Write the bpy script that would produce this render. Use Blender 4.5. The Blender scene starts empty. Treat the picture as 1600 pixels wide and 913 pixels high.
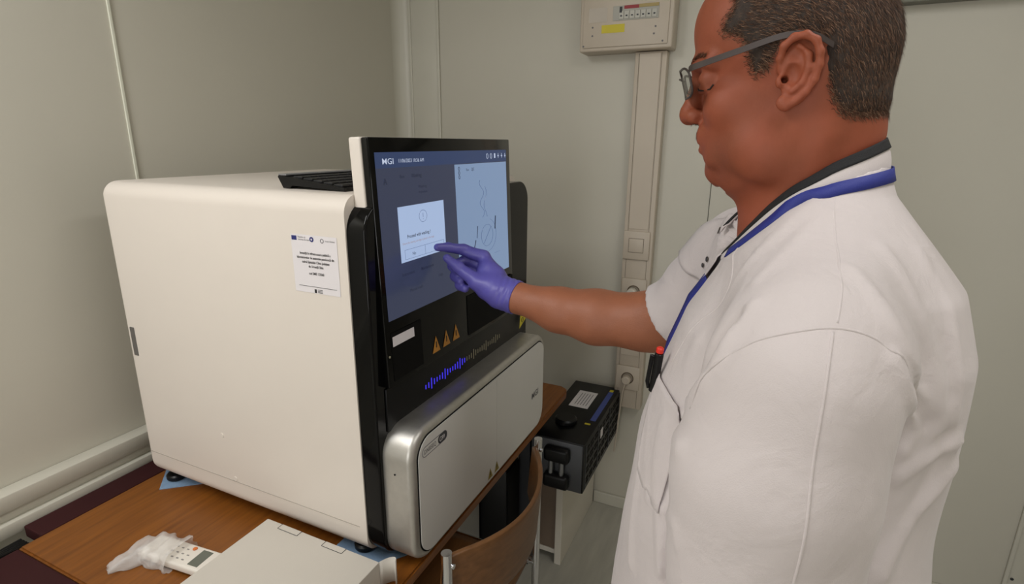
import bpy, bmesh, math, random
import numpy as np
from mathutils import Vector, Matrix

random.seed(7)
SC = bpy.context.scene
COL = SC.collection

# ------------------------------------------------------------------ camera
cam_d = bpy.data.cameras.new('camera')
cam = bpy.data.objects.new('camera', cam_d)
COL.objects.link(cam)
SC.camera = cam
cam_d.sensor_fit = 'HORIZONTAL'
cam_d.sensor_width = 36.0
cam_d.lens = 36.0 * 854.16 / 1600.0
cam_d.clip_start = 0.02
_F = Vector((0.8758102, 0.40373835, -0.2644841))
_R = Vector((0.42072687, -0.9071483, 0.0084176))
_U = Vector((0.2365278, 0.11864779, 0.96435331))
m = Matrix.Identity(4)
for i in range(3):
    m[i][0] = _R[i]; m[i][1] = _U[i]; m[i][2] = -_F[i]
m[2][3] = 1.55
cam.matrix_world = m

# ------------------------------------------------------------------ view / light
SC.view_settings.view_transform = 'Standard'
SC.view_settings.look = 'None'
SC.view_settings.exposure = -0.10
SC.view_settings.gamma = 1.0
SC.view_settings.use_curve_mapping = False

world = bpy.data.worlds.new('world')
SC.world = world
world.use_nodes = True
world.node_tree.nodes['Background'].inputs[0].default_value = (0.60, 0.62, 0.60, 1)
world.node_tree.nodes['Background'].inputs[1].default_value = 0.0


ZCL = 2.55
def area_light(name, loc, target, sx, sy, watts, color):
    d = bpy.data.lights.new(name, 'AREA')
    d.shape = 'RECTANGLE'; d.size = sx; d.size_y = sy
    d.energy = watts; d.color = color
    o = bpy.data.objects.new(name, d)
    COL.objects.link(o)
    o.location = loc
    o.rotation_euler = (Vector(target) - Vector(loc)).to_track_quat('-Z', 'Y').to_euler()
    return o


LIGHT_COL = (1.0, 0.995, 1.0)
area_light('ceiling_lamp_light', (-0.40, 1.10, ZCL - .07), (-0.40, 1.10, 0.0), 1.20, 0.30, 21.0, LIGHT_COL)
area_light('second_ceiling_lamp_light', (0.55, -0.45, ZCL - .07), (0.55, -0.45, 0.0), 1.20, 0.30, 8.6, LIGHT_COL)
area_light('rear_fill_light', (-3.00, 0.45, 1.25), (1.0, 0.45, 1.25), 0.9, 1.9, 30.0, LIGHT_COL)  # unseen fill added behind the camera to brighten the surfaces facing it


# ------------------------------------------------------------------ materials
def lin(c):
    return tuple(((v / 255.0) / 12.92 if v / 255.0 <= 0.04045 else ((v / 255.0 + 0.055) / 1.055) ** 2.4) for v in c) + (1.0,)


MATS = {}


def mat(name, rgb, rough=0.5, metal=0.0, var=0.04, nscale=12.0, bump=0.0, bscale=80.0, stretch=(1, 1, 1), coat=0.0, emit=None, estr=1.0, spec=0.5):
    if name in MATS:
        return MATS[name]
    M = bpy.data.materials.new(name); M.use_nodes = True
    nt = M.node_tree; N = nt.nodes; L = nt.links
    b = N['Principled BSDF']
    b.inputs['Roughness'].default_value = rough
    b.inputs['Metallic'].default_value = metal
    b.inputs['Coat Weight'].default_value = coat
    b.inputs['Specular IOR Level'].default_value = spec
    tc = N.new('ShaderNodeTexCoord'); mp = N.new('ShaderNodeMapping'); mp.inputs['Scale'].default_value = stretch
    L.new(tc.outputs['Object'], mp.inputs['Vector'])
    nz = N.new('ShaderNodeTexNoise'); nz.inputs['Scale'].default_value = nscale; nz.inputs['Detail'].default_value = 5
    L.new(mp.outputs[0], nz.inputs['Vector'])
    cr = N.new('ShaderNodeValToRGB')
    c = lin(rgb)
    cr.color_ramp.elements[0].position = 0.3; cr.color_ramp.elements[1].position = 0.7
    cr.color_ramp.elements[0].color = tuple(max(0, v * (1 - var)) for v in c[:3]) + (1,)
    cr.color_ramp.elements[1].color = tuple(min(1, v * (1 + var)) for v in c[:3]) + (1,)
    L.new(nz.outputs['Fac'], cr.inputs[0]); L.new(cr.outputs[0], b.inputs['Base Color'])
    if bump > 0:
        n2 = N.new('ShaderNodeTexNoise'); n2.inputs['Scale'].default_value = bscale; n2.inputs['Detail'].default_value = 3
        L.new(mp.outputs[0], n2.inputs['Vector'])
        bp = N.new('ShaderNodeBump'); bp.inputs['Strength'].default_value = bump; bp.inputs['Distance'].default_value = 0.002
        L.new(n2.outputs['Fac'], bp.inputs['Height']); L.new(bp.outputs[0], b.inputs['Normal'])
    if emit is not None:
        b.inputs['Emission Color'].default_value = lin(emit)
        b.inputs['Emission Strength'].default_value = estr
    MATS[name] = M
    return M


def mat_wood(name, c1, c2, axis=0, rough=0.42, scale=6.0):
    M = bpy.data.materials.new(name); M.use_nodes = True
    nt = M.node_tree; N = nt.nodes; L = nt.links; b = N['Principled BSDF']
    b.inputs['Roughness'].default_value = rough
    tc = N.new('ShaderNodeTexCoord'); mp = N.new('ShaderNodeMapping')
    s = [14.0, 14.0, 14.0]; s[axis] = 0.9
    mp.inputs['Scale'].default_value = s
    L.new(tc.outputs['Object'], mp.inputs['Vector'])
    nz = N.new('ShaderNodeTexNoise'); nz.inputs['Scale'].default_value = scale; nz.inputs['Detail'].default_value = 8; nz.inputs['Distortion'].default_value = 0.6
    L.new(mp.outputs[0], nz.inputs['Vector'])
    n2 = N.new('ShaderNodeTexNoise'); n2.inputs['Scale'].default_value = 2.2; n2.inputs['Detail'].default_value = 2
    L.new(tc.outputs['Object'], n2.inputs['Vector'])
    mx = N.new('ShaderNodeMath'); mx.operation = 'MULTIPLY_ADD'; mx.inputs[1].default_value = 0.35
    L.new(n2.outputs['Fac'], mx.inputs[0]); 
    m2 = N.new('ShaderNodeMath'); m2.operation = 'MULTIPLY'; m2.inputs[1].default_value = 0.65
    L.new(nz.outputs['Fac'], m2.inputs[0]); L.new(m2.outputs[0], mx.inputs[2])
    cr = N.new('ShaderNodeValToRGB'); cr.color_ramp.elements[0].position = 0.33; cr.color_ramp.elements[1].position = 0.68
    cr.color_ramp.elements[0].color = lin(c1); cr.color_ramp.elements[1].color = lin(c2)
    L.new(mx.outputs[0], cr.inputs[0]); L.new(cr.outputs[0], b.inputs['Base Color'])
    bp = N.new('ShaderNodeBump'); bp.inputs['Strength'].default_value = 0.12; bp.inputs['Distance'].default_value = 0.001
    L.new(nz.outputs['Fac'], bp.inputs['Height']); L.new(bp.outputs[0], b.inputs['Normal'])
    MATS[name] = M
    return M


def mat_screen(name, rgb, k=1.0):
    return mat(name, (8, 8, 10), 0.18, var=0.0, emit=rgb, estr=k)


WALL = mat('painted_wall_panel', (199, 195, 182), 0.45, var=0.015, nscale=3, bump=0.03, bscale=300)
WALLTRIM = mat('painted_trim', (202, 199, 186), 0.4, var=0.01)
FLOORM = mat('grey_vinyl_floor', (182, 179, 168), 0.38, var=0.10, nscale=5, stretch=(1.0, 6.0, 1), bump=0.02)
CEIL = mat('ceiling_paint', (200, 200, 190), 0.7, var=0.01)
WHITE = mat('cream_white_housing', (222, 213, 203), 0.38, var=0.006, bump=0.05, bscale=900)
WHITE2 = mat('white_plastic', (214, 208, 196), 0.45, var=0.01)
IVORY = mat('ivory_plastic', (196, 184, 168), 0.42, var=0.01)
BLACKG = mat('black_gloss_fascia', (8, 8, 8), 0.10, var=0.02, spec=.22)
BLACKP = mat('black_satin_plastic', (13, 13, 14), 0.36, var=0.05, spec=.3)
BLACKM = mat('black_matt_recess', (4, 4, 4), 0.65, var=0.02, spec=.15)
SILVER = mat('brushed_silver', (190, 187, 181), 0.42, metal=0.85, var=0.05, nscale=60, stretch=(1, 1, 1), bump=0.04, bscale=500)
DOORM = mat('pale_grey_drawer_front', (210, 208, 204), 0.30, var=0.01)
CHROME = mat('chrome_tube', (215, 215, 218), 0.12, metal=1.0, var=0.01)
DARKGREY = mat('dark_grey_metal', (62, 64, 68), 0.5, metal=0.3, var=0.04)
WOOD = mat_wood('brown_table_wood', (110, 62, 17), (142, 85, 26), axis=0)
WOODC = mat_wood('chair_plywood', (100, 66, 36), (128, 88, 52), axis=0, rough=0.35)
MAROON = mat('dark_maroon_board', (54, 22, 24), 0.6, var=0.10, nscale=8, spec=.2)
PAPER = mat('white_label_paper', (224, 219, 221), 0.6, var=0.01)
INK = mat('black_print', (26, 24, 26), 0.6, var=0.0)
INKG = mat('grey_print', (110, 108, 112), 0.6, var=0.0)
YELLOW = mat('yellow_sticker', (206, 190, 40), 0.5, var=0.03)
ORANGE = mat('amber_warning_sticker', (190, 130, 40), 0.4, var=0.03)
KHAKI = mat('olive_gold_sticker', (150, 132, 60), 0.5, var=0.03)
BLUECLOTH = mat('pale_blue_cloth', (128, 156, 186), 0.9, var=0.06, nscale=50, bump=0.4, bscale=400)
NAVY = mat('navy_print', (40, 46, 110), 0.6, var=0.0)
BLUEP = mat('blue_print', (70, 84, 150), 0.6, var=0.0)
RED = mat('red_plastic', (214, 44, 30), 0.35, var=0.03)
LEDON = mat('lit_blue_led', (20, 20, 80), 0.3, var=0.0, emit=(72, 58, 255), estr=.8)
LEDOFF = mat('unlit_led_window', (150, 144, 122), 0.35, var=0.0)


# ------------------------------------------------------------------ mesh helpers
ORG = {}


def tag(o, label=None, cat=None, group=None, kind=None):
    if label: o['label'] = label
    if cat: o['category'] = cat
    if group: o['group'] = group
    if kind: o['kind'] = kind
    return o


def empty(name, loc, label, cat, group=None):
    o = bpy.data.objects.new(name, None); COL.objects.link(o)
    o.empty_display_size = 0.05
    o.location = loc; ORG[o.name] = Vector(loc)
    return tag(o, label, cat, group)


class MB:
    def __init__(s):
        s.v = []; s.f = []; s.mi = []

    def add(s, vs, fs, T=None, mi=0):
        n = len(s.v)
        s.v += [tuple(T(Vector(p)) if T else p) for p in vs]
        s.f += [tuple(n + i for i in f) for f in fs]
        s.mi += [mi] * len(fs)
        return s

    def box(s, x0, x1, y0, y1, z0, z1, bev=0.0, seg=2, T=None, mi=0):
        bm = bmesh.new()
        bmesh.ops.create_cube(bm, size=1.0)
        for v in bm.verts:
            v.co = Vector((x0 + (v.co.x + .5) * (x1 - x0), y0 + (v.co.y + .5) * (y1 - y0), z0 + (v.co.z + .5) * (z1 - z0)))
        if bev > 0:
            bmesh.ops.bevel(bm, geom=bm.edges[:], offset=bev, segments=seg, profile=0.5, affect='EDGES')
        return s.bm(bm, T, mi)

    def bm(s, bm, T=None, mi=0):
        bm.verts.index_update()
        bmesh.ops.recalc_face_normals(bm, faces=bm.faces[:])
        s.add([v.co.copy() for v in bm.verts], [[v.index for v in f.verts] for f in bm.faces], T, mi)
        bm.free()
        return s

    def tube(s, pts, r, n=10, cap=True, T=None, mi=0, closed=False):
        pts = [Vector(p) for p in pts]
        rs = r if isinstance(r, (list, tuple)) else [r] * len(pts)
        vs = []; fs = []
        up = None
        for i, p in enumerate(pts):
            if closed:
                t = (pts[(i + 1) % len(pts)] - pts[i - 1]).normalized()
            else:
                t = (pts[min(i + 1, len(pts) - 1)] - pts[max(i - 1, 0)]).normalized()
            if up is None:
                up = Vector((0, 0, 1)) if abs(t.z) < 0.9 else Vector((1, 0, 0))
            a = (up - t * up.dot(t)).normalized(); b = t.cross(a); up = a
            for k in range(n):
                an = 2 * math.pi * k / n
                vs.append(p + (a * math.cos(an) + b * math.sin(an)) * rs[i])
        m_ = len(pts)
        for i in range(m_ if closed else m_ - 1):
            j = (i + 1) % m_
            for k in range(n):
                fs.append((i * n + k, i * n + (k + 1) % n, j * n + (k + 1) % n, j * n + k))
        if cap and not closed:
            fs.append(tuple(reversed(range(n)))); fs.append(tuple((m_ - 1) * n + k for k in range(n)))
        return s.add(vs, fs, T, mi)

    def cyl(s, c, axis, r, h, n=20, bev=0.0, T=None, mi=0):
        # cylinder starting at c along axis
        ax = Vector(axis).normalized(); c = Vector(c)
        if bev > 0:
            pts = [c, c, c + ax * bev, c + ax * (h - bev), c + ax * h]
            pts = [c + ax * 0.0001, c + ax * bev, c + ax * (h - bev), c + ax * (h - 0.0001)]
            return s.tube(pts, [r - bev, r, r, r - bev], n, True, T, mi)
        return s.tube([c, c + ax * h], r, n, True, T, mi)

    def quad(s, a, b, c, d, T=None, mi=0):
        return s.add([a, b, c, d], [(0, 1, 2, 3)], T, mi)

    def build(s, name, mats, parent=None, origin=None, smooth=None, label=None, cat=None, group=None, kind=None):
        o0 = Vector((0, 0, 0))
        if parent is not None:
            o0 = ORG[parent.name]
        elif origin is not None:
            o0 = Vector(origin)
        me = bpy.data.meshes.new(name)
        me.from_pydata([tuple(Vector(p) - o0) for p in s.v], [], s.f)
        if not isinstance(mats, (list, tuple)): mats = [mats]
        for x in mats: me.materials.append(x)
        me.polygons.foreach_set('material_index', s.mi)
        me.validate(); me.update()
        if smooth is not None:
            me.polygons.foreach_set('use_smooth', [True] * len(me.polygons))
            if smooth < 3.0:
                me.set_sharp_from_angle(angle=smooth)
        o = bpy.data.objects.new(name, me); COL.objects.link(o)
        if parent is not None:
            o.parent = parent
        else:
            o.location = o0
        ORG[o.name] = o0
        return tag(o, label, cat, group, kind)


def rr_loop(x0, x1, z0, z1, r, seg=8):
    pts = []
    for cx, cz, a0 in ((x1 - r, z0 + r, -90), (x1 - r, z1 - r, 0), (x0 + r, z1 - r, 90), (x0 + r, z0 + r, 180)):
        for k in range(seg + 1):
            a = math.radians(a0 + 90 * k / seg)
            pts.append((cx + r * math.cos(a), cz + r * math.sin(a)))
    return pts


def rr_solid(mb, x0, x1, z0, z1, r, y0, y1, bf=0.0, bb=0.0, seg=8, bs=5, T=None, mi=0):
    """rounded rectangle in XZ extruded from y0 (front) to y1 (back) with rounded front/back rims"""
    prof = []
    if bf > 0:
        for k in range(bs + 1):
            a = math.pi / 2 * k / bs
            prof.append((y0 + bf * (1 - math.sin(a)), bf * (1 - math.cos(a))))
        prof = [(y0 + bf * (1 - math.sin(math.pi / 2 * (1 - k / bs))), bf * (1 - math.cos(math.pi / 2 * (1 - k / bs)))) for k in range(bs + 1)]
        prof = [(y0 + bf * (1 - math.cos(math.pi / 2 * k / bs)), bf * (1 - math.sin(math.pi / 2 * k / bs))) for k in range(bs + 1)]
    else:
        prof.append((y0, 0.0))
    if bb > 0:
        prof += [(y1 - bb * (1 - math.sin(math.pi / 2 * k / bs)), bb * (1 - math.cos(math.pi / 2 * k / bs))) for k in range(bs + 1)]
    else:
        prof.append((y1, 0.0))
    vs = []; fs = []; n = None
    for y, ins in prof:
        lp = rr_loop(x0 + ins, x1 - ins, z0 + ins, z1 - ins, max(r - ins, 0.0005), seg)
        n = len(lp)
        vs += [(x, y, z) for x, z in lp]
    for i in range(len(prof) - 1):
        for k in range(n):
            fs.append((i * n + k, i * n + (k + 1) % n, (i + 1) * n + (k + 1) % n, (i + 1) * n + k))
    fs.append(tuple(range(n)))
    fs.append(tuple((len(prof) - 1) * n + k for k in reversed(range(n))))
    fs = [tuple(reversed(f)) for f in fs]
    return mb.add(vs, fs, T, mi)


_tc = {}


def text(mb, s_, size, T, align='LEFT', mi=0, bold=0.0, sx=1.0):
    """lettering as mesh in the local XY plane, placed by T"""
    key = (s_, align, bold)
    if key not in _tc:
        cu = bpy.data.curves.new('lettering', 'FONT'); cu.body = s_; cu.size = 1.0; cu.align_x = align; cu.resolution_u = 3
        cu.offset = bold
        ob = bpy.data.objects.new('lettering', cu); COL.objects.link(ob)
        dg = bpy.context.evaluated_depsgraph_get()
        me = bpy.data.meshes.new_from_object(ob.evaluated_get(dg))
        _tc[key] = ([v.co.copy() for v in me.vertices], [tuple(p.vertices) for p in me.polygons])
        bpy.data.objects.remove(ob); bpy.data.curves.remove(cu); bpy.data.meshes.remove(me)
    vs, fs = _tc[key]
    return mb.add([T(v.x * size * sx, v.y * size) for v in vs], fs, None, mi)


def RT(loc, rz):
    M = Matrix.Translation(Vector(loc)) @ Matrix.Rotation(rz, 4, 'Z')
    return lambda p: M @ p


SM = math.radians(35)

# ------------------------------------------------------------------ room shell
XB, YL, YR, XF, ZC = 2.09, 1.50, -0.93, -3.10, 2.55
MB().box(XF - .1, XB + .1, YR - .1, YL + .1, -0.1, 0.0).build('floor', FLOORM, kind='structure')
MB().box(XF - .1, XB + .1, YR - .1, YL + .1, ZC, ZC + .1).build('ceiling', CEIL, kind='structure')
MB().box(XF - .1, XB + .1, YL, YL + .1, 0, ZC).build('wall_left', WALL, kind='structure')
MB().box(XB, XB + .1, YR, YL, 0, ZC).build('wall_back', WALL, kind='structure')
MB().box(XF - .1, XB + .1, YR - .1, YR, 0, ZC).build('wall_right', WALL, kind='structure')
mb = MB(); mb.box(XF - .1, XF, YR, 0.0, 0, ZC); mb.box(XF - .1, XF, .90, YL, 0, ZC); mb.box(XF - .1, XF, 0.0, .90, 2.2, ZC)
mb.build('wall_front', WALL, kind='structure')
MB().box(XF - .14, XF - .10, -.05, .95, 0, 2.25).build('recess_panel_1', WHITE2 if False else mat('door_leaf', (200, 198, 190), .5), kind='structure')
# joint strip between two panels of the left wall
MB().box(.905, .9125, YL - .0045, YL, 0, ZC, .0015).build('trim_1', mat('pale_joint_strip', (222, 222, 206), 0.35), kind='structure')
# rounded corner profile left/back
mb = MB()
n = 10; vs = []
for z in (0.0, ZC):
    for k in range(n + 1):
        a = math.pi / 2 * k / n
        vs.append((XB - .055 * (1 - math.sin(a)), YL - .055 * (1 - math.cos(a)), z))
mb.add(vs, [(k, k + 1, n + 2 + k, n + 1 + k) for k in range(n)])
mb.box(XB - .009, XB, YL - .063, YL - .052, 0, ZC, .002)
mb.box(XB - .006, XB, YL - .190, YL - .063, 0, ZC, .002)
mb.box(XB - .010, XB, YL - .200, YL - .188, 0, ZC, .003)
mb.build('trim_2', WALLTRIM, smooth=SM, kind='structure')
MB().cyl((XB - .010, YL - .196, 1.555), (-1, 0, 0), .003, .0015, 10).build('corner_profile_rivet', DARKGREY, origin=(XB - .01, YL - .196, 1.555), label='tiny dark rivet on the corner profile above the monitor', cat='rivet')
# panel joint on the back wall
MB().box(XB - .0015, XB, .186, .1885, .03, ZC).build('trim_3', mat('dark_joint', (92, 92, 82), 0.8), kind='structure')
# right rear corner profile
mb = MB(); mb.box(XB - .006, XB, YR, YR + .052, 0, 1.94, .002); mb.box(XB - .014, XB - .004, YR + .046, YR + .058, 0, 1.94, .003)
mb.build('trim_4', WALLTRIM, kind='structure')
MB().cyl((XB - .006, YR + .035, .150), (-1, 0, 0), .005, .002, 12).build('corner_screw', DARKGREY, origin=(XB - .006, YR + .035, .150), label='small dark screw in the lower right corner profile', cat='screw')
# lintel strip high on the back wall
mb = MB(); mb.box(XB - .05, XB, YR, -.235, 1.945, 2.02, .004); mb.build('trim_5', mat('grey_header_strip', (120, 120, 110), 0.5), kind='structure')
MB().box(XB - .012, XB, YR + .06, .55, 0, .055, .004).build('baseboard_back', WALLTRIM, kind='structure')

# ceiling tube lamps (give the light above)
for k, (lx, ly) in enumerate(((-0.40, 1.10), (0.55, -.45))):
    t = empty('ceiling_lamp', (lx, ly, ZC), ('white rectangular ceiling lamp behind the viewpoint', 'white rectangular ceiling lamp above the man')[k], 'lamp', 'ceiling lamps')
    MB().box(lx - .63, lx + .63, ly - .18, ly + .18, ZC - .05, ZC, .01).build('housing', WHITE2, t)
    MB().box(lx - .60, lx + .60, ly - .15, ly + .15, ZC - .062, ZC - .05, .003).build('diffuser', mat('lamp_diffuser', (240, 238, 230), 0.5, emit=(255, 248, 236), estr=.8), t)

# cable duct along the left wall, two steps
mb = MB()
mb.box(XF, 1.98, 1.455, YL, .742, .783, .004)
mb.box(XF, 1.98, 1.468, YL, .700, .744, .002)
mb.box(XF, 1.98, 1.448, YL, .686, .718, .004)
mb.build('trim_6', WALLTRIM, smooth=SM, kind='structure')

# ------------------------------------------------------------------ table
t = empty('wooden_table', (1.05, 1.0, 0), 'brown wooden table with dark maroon border boards carrying the big white machine', 'table')
bm = bmesh.new()
TZ = .700
pts = [(.453, .565), (1.69, .565), (1.715, .572), (1.73, .595), (1.73, 1.372), (.453, 1.372)]
vb = [bm.verts.new((x, y, TZ - .028)) for x, y in pts]; vt = [bm.verts.new((x, y, TZ)) for x, y in pts]
bm.faces.new(vt); bm.faces.new(list(reversed(vb)))
for i in range(len(pts)):
    j = (i + 1) % len(pts); bm.faces.new((vb[i], vb[j], vt[j], vt[i]))
bmesh.ops.bevel(bm, geom=[e for e in bm.edges if abs(e.verts[0].co.z - e.verts[1].co.z) < 1e-6], offset=.004, segments=2, affect='EDGES')
MB().bm(bm).build('tabletop', WOOD, t, smooth=SM)
MB().box(.495, 1.73, 1.374, 1.446, TZ - .03, TZ - .001, .003).build('border_board', MAROON, t)
MB().box(.375, .452, .60, 1.372, TZ - .034, TZ - .002, .003).build('border_board', MAROON, t)
MB().box(.50, 1.66, .62, .645, .60, TZ - .028, .002).build('apron', MAROON, t)
MB().box(.50, 1.62, 1.30, 1.32, .12, TZ - .028, .002).build('back_panel', MAROON, t)
for x in (.50, 1.60):
    for y in (.662, 1.27):
        MB().box(x, x + .045, y, y + .045, 0, TZ - .028, .003).build('leg', DARKGREY, t)

# power strip and cords lying in the gap at the table's far left corner
t = empty('cable_bundle', (.30, 1.39, .60), 'black cords and plug bunched in the gap beside the left wall', 'cords')
mb = MB()
for k in range(4):
    mb.tube([(.125 + .01 * k, 1.390 + .010 * k, .676), (.20, 1.387 + .013 * k, .680), (.28, 1.386 + .010 * k, .700 - .006 * k), (.42, 1.388 + .012 * k, .690 - .004 * k), (.48, 1.400 + .01 * k, .676)], .006, 8)
mb.build('cord', BLACKP, t, smooth=SM)
MB().box(.30, .41, 1.384, 1.43, .669, .694, .006).build('plug_block', BLACKP, t, smooth=SM)
MB().box(.12, .487, 1.378, 1.446, .652, .668, .003).build('cord_tray', BLACKM, t)

# ------------------------------------------------------------------ sequencing machine
X0, X1 = .730, 1.440
mc = empty('laboratory_machine', (1.085, 1.0, TZ), 'large white benchtop analyser with black front, touchscreen and silver drawer on the table', 'laboratory machine')
mb = MB()
rr_solid(mb, X0, X1, .730, 1.460, .034, .655, 1.352, 0, .022, 8, 5)
mb.build('housing', WHITE, mc, smooth=SM)
# seam groove line near the foot of the left side + two cap dots
mb = MB(); mb.box(X0 - .0008, X0 + .002, .672, 1.335, .7925, .7940)
mb.build('side_seam', mat('seam_shadow_line', (176, 168, 158), 0.5), mc)
for (y, z) in ((1.055, .905), (1.03, .800)):
    MB().cyl((X0 + .0005, y, z), (-1, 0, 0), .006, .0016, 16, .0006).build('screw_cap', WHITE, mc, smooth=SM)
# side finger slot
mb = MB(); mb.box(X0 - .0015, X0 + .004, 1.312, 1.328, 1.052, 1.123, .0015); mb.build('side_slot', mat('slot_grey', (96, 92, 88), 0.6), mc)
# feet
for (x, y) in ((.765, 1.305), (1.40, 1.285), (.775, .70), (1.40, .70)):
    MB().cyl((x, y, TZ + .0025), (0, 0, 1), .024, .016, 24, .004).cyl((x, y, TZ + .018), (0, 0, 1), .011, .012, 14).build('foot', BLACKP, mc, smooth=SM)
# sticker
Yl, Zt = .783, 1.386
PS = lambda a, b: Vector((X0 - .0008, Yl - a, Zt + b))
mb = MB(); mb.add([(X0 - .0005, Yl, Zt), (X0 - .0005, Yl - .108, Zt), (X0 - .0005, Yl - .108, Zt - .108), (X0 - .0005, Yl, Zt - .108)], [(0, 1, 2, 3)])
lb = mb.build('information_label', PAPER, mc)
mb = MB()
for s_, yy in (('Investiții în infrastructura publică a', -.036), ('laboratoarelor de anatomie patologică din', -.044), ('cadrul Spitalului Clinic Județean', -.052), ('de Urgență Sibiu', -.060), ('cod SMIS 125060', -.073)):
    text(mb, s_, .0066, lambda a, b, yy=yy: PS(a + .055, b + yy), 'CENTER', bold=.018, sx=.78)
mb.box(X0 - .0009, X0 - .0006, Yl - .100, Yl - .010, Zt - .0962, Zt - .0955)
mb.box(X0 - .0009, X0 - .0006, Yl - .052, Yl - .047, Zt - .107, Zt - .100)
for k in range(3): mb.box(X0 - .0009, X0 - .0006, Yl - .066, Yl - .055, Zt - .1012 - .0025 * k, Zt - .1002 - .0025 * k)
mb.build('printed_text', INK, lb)
mb = MB(); mb.box(X0 - .0009, X0 - .0006, Yl - .014, Yl - .002, Zt - .011, Zt - .003); mb.build('blue_flag', NAVY, lb)
mb = MB()
text(mb, 'Finanțat de', .0042, lambda a, b: PS(a + .017, b - .0060)); text(mb, 'Uniunea Europeană', .0042, lambda a, b: PS(a + .017, b - .0105))
text(mb, 'Fonduri Sănătate', .0040, lambda a, b: PS(a + .081, b - .0095), sx=.8)
mb.tube([(X0 - .0007, Yl - .074 - .0035 * math.cos(q), Zt - .0085 + .0035 * math.sin(q)) for q in np.linspace(0, 2 * math.pi, 17)], .0007, 4, False)
mb.build('small_print', INKG, lb)
mb = MB()
mb.add([(X0 - .0009, Yl - .050 - .0048 * math.cos(q), Zt - .0075 + .0048 * math.sin(q)) for q in np.linspace(0, 2 * math.pi, 25)[:-1]], [tuple(range(24))])
mb.build('round_crest', NAVY, lb)
mb = MB()
mb.add([(X0 - .0011, Yl - .050 - .0026 * math.cos(q) * (1 if k % 2 else .5), Zt - .0075 + .0026 * math.sin(q) * (1 if k % 2 else .5)) for k, q in enumerate(np.linspace(0, 2 * math.pi, 13)[:-1])], [tuple(range(12))])
mb.build('crest_emblem', PAPER, lb)

# black fascia
mb = MB(); rr_solid(mb, X0 + .003, X1 - .002, .724, 1.447, .055, .615, .660, .004, 0, 10, 4)
fa = mb.build('front_fascia', BLACKG, mc, smooth=SM)
# stepped lower light bar ledge
mb = MB(); mb.box(.762, 1.425, .6118, .618, 1.005, 1.095, .001); mb.build('light_bar_ledge', BLACKP, mc, smooth=SM)
FY = .6115
hts = [9, 12, 24, 13, 10, 10, 14, 24, 14, 10, 10, 13, 16, 25, 15, 11, 10, 10, 12, 24, 14, 10, 10, 13, 15, 25, 12, 10, 12, 15, 22, 14, 10]
for i, h in enumerate(hts):
    x = .893 + (1.247 - .893) * i / (len(hts) - 1); hh = h * .00052
    MB().box(x - .0012, x + .0012, FY - .0008, FY + .001, 1.046 - hh, 1.046 + hh).build('status_led', LEDON if i < 16 else LEDOFF, mc)
# small dot indicator + fascia stickers
def tri(mb, cx, cz, w, h, y, T=None):
    mb.add([(cx - w / 2, y, cz), (cx + w / 2, y, cz), (cx, y, cz + h)], [(0, 1, 2)], T)

def warn(par, cx, cz, w, h, y, m_):
    mb = MB(); tri(mb, cx, cz, w, h, y); o = mb.build('warning_sticker', m_, par)
    mb = MB(); mb.box(cx - w * .04, cx + w * .04, y - .0006, y - .0002, cz + h * .30, cz + h * .62); mb.box(cx - w * .04, cx + w * .04, y - .0006, y - .0002, cz + h * .15, cz + h * .22)
    mb.build('warning_symbol', INK, o)

# monitor --------------------------------------------------------------
MA = math.atan(.018 / .455); sA, cA = math.sin(MA), math.cos(MA)
def MT(u, v, w=0.0):       # u along X, v up the glass, w outwards
    return Vector((u, .600 + v * sA - w * cA, 1.100 + v * cA + w * sA))
MTT = lambda p: MT(p.x, p.z, -p.y)
MU0, MU1, MV1 = .760, 1.315, .457
mb = MB(); mb.box(MU0, MU1, .0005, .016, 0, MV1, .0025, 2, T=MTT)
mon = mb.build('monitor_glass', BLACKG, mc, smooth=SM)
mb = MB(); mb.box(MU0 - .002, MU1 + .002, .0165, .042, .16, MV1 + .001, .004, 3, T=MTT)
mb.build('monitor_back_shell', WHITE, mc, smooth=SM)
SU0, SU1, SV0, SV1 = .772, 1.293, .1285, .4315
S = lambda a, b: MT(SU0 + a * (SU1 - SU0), SV0 + b * (SV1 - SV0), .0004)
def srect(a0, a1, b0, b1, w, m_, name, par):
    q = [(a0, b0), (a1, b0), (a1, b1), (a0, b1)]
    return MB().add([MT(SU0 + a * (SU1 - SU0), SV0 + b * (SV1 - SV0), w) for a, b in q], [(0, 1, 2, 3)]).build(name, m_, par)
sc = srect(0, 1, 0, 1, .0001, mat_screen('screen_dim_slate', (52, 58, 80)), 'screen', mon)
srect(0, 1, .91, 1, .0004, mat_screen('screen_header_blue', (44, 60, 96)), 'screen_header', mon)
srect(.505, .995, .0, .905, .0004, mat_screen('screen_panel_pale', (124, 146, 178)), 'screen_panel', mon)
srect(.10, .405, .33, .675, .0006, mat_screen('screen_dialog_white', (166, 186, 220)), 'dialog_window', mon)
SW = mat_screen('screen_white_ink', (190, 200, 222)); SD = mat_screen('screen_dark_ink', (34, 38, 56)); SO = mat_screen('screen_orange_ink', (156, 130, 132)); SL = mat_screen('screen_line_ink', (100, 116, 152))
def ST(a0, b0, w=.0008):
    return lambda a, b: MT(SU0 + a0 * (SU1 - SU0) + a, SV0 + b0 * (SV1 - SV0) + b, w)
mb = MB(); text(mb, 'MGI', .0145, ST(.035, .932), bold=.004, sx=1.35); text(mb, '11/06/2023 10:36 AM', .0095, ST(.125, .938))
mb.build('header_text', SW, mon)
mb = MB()
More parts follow.
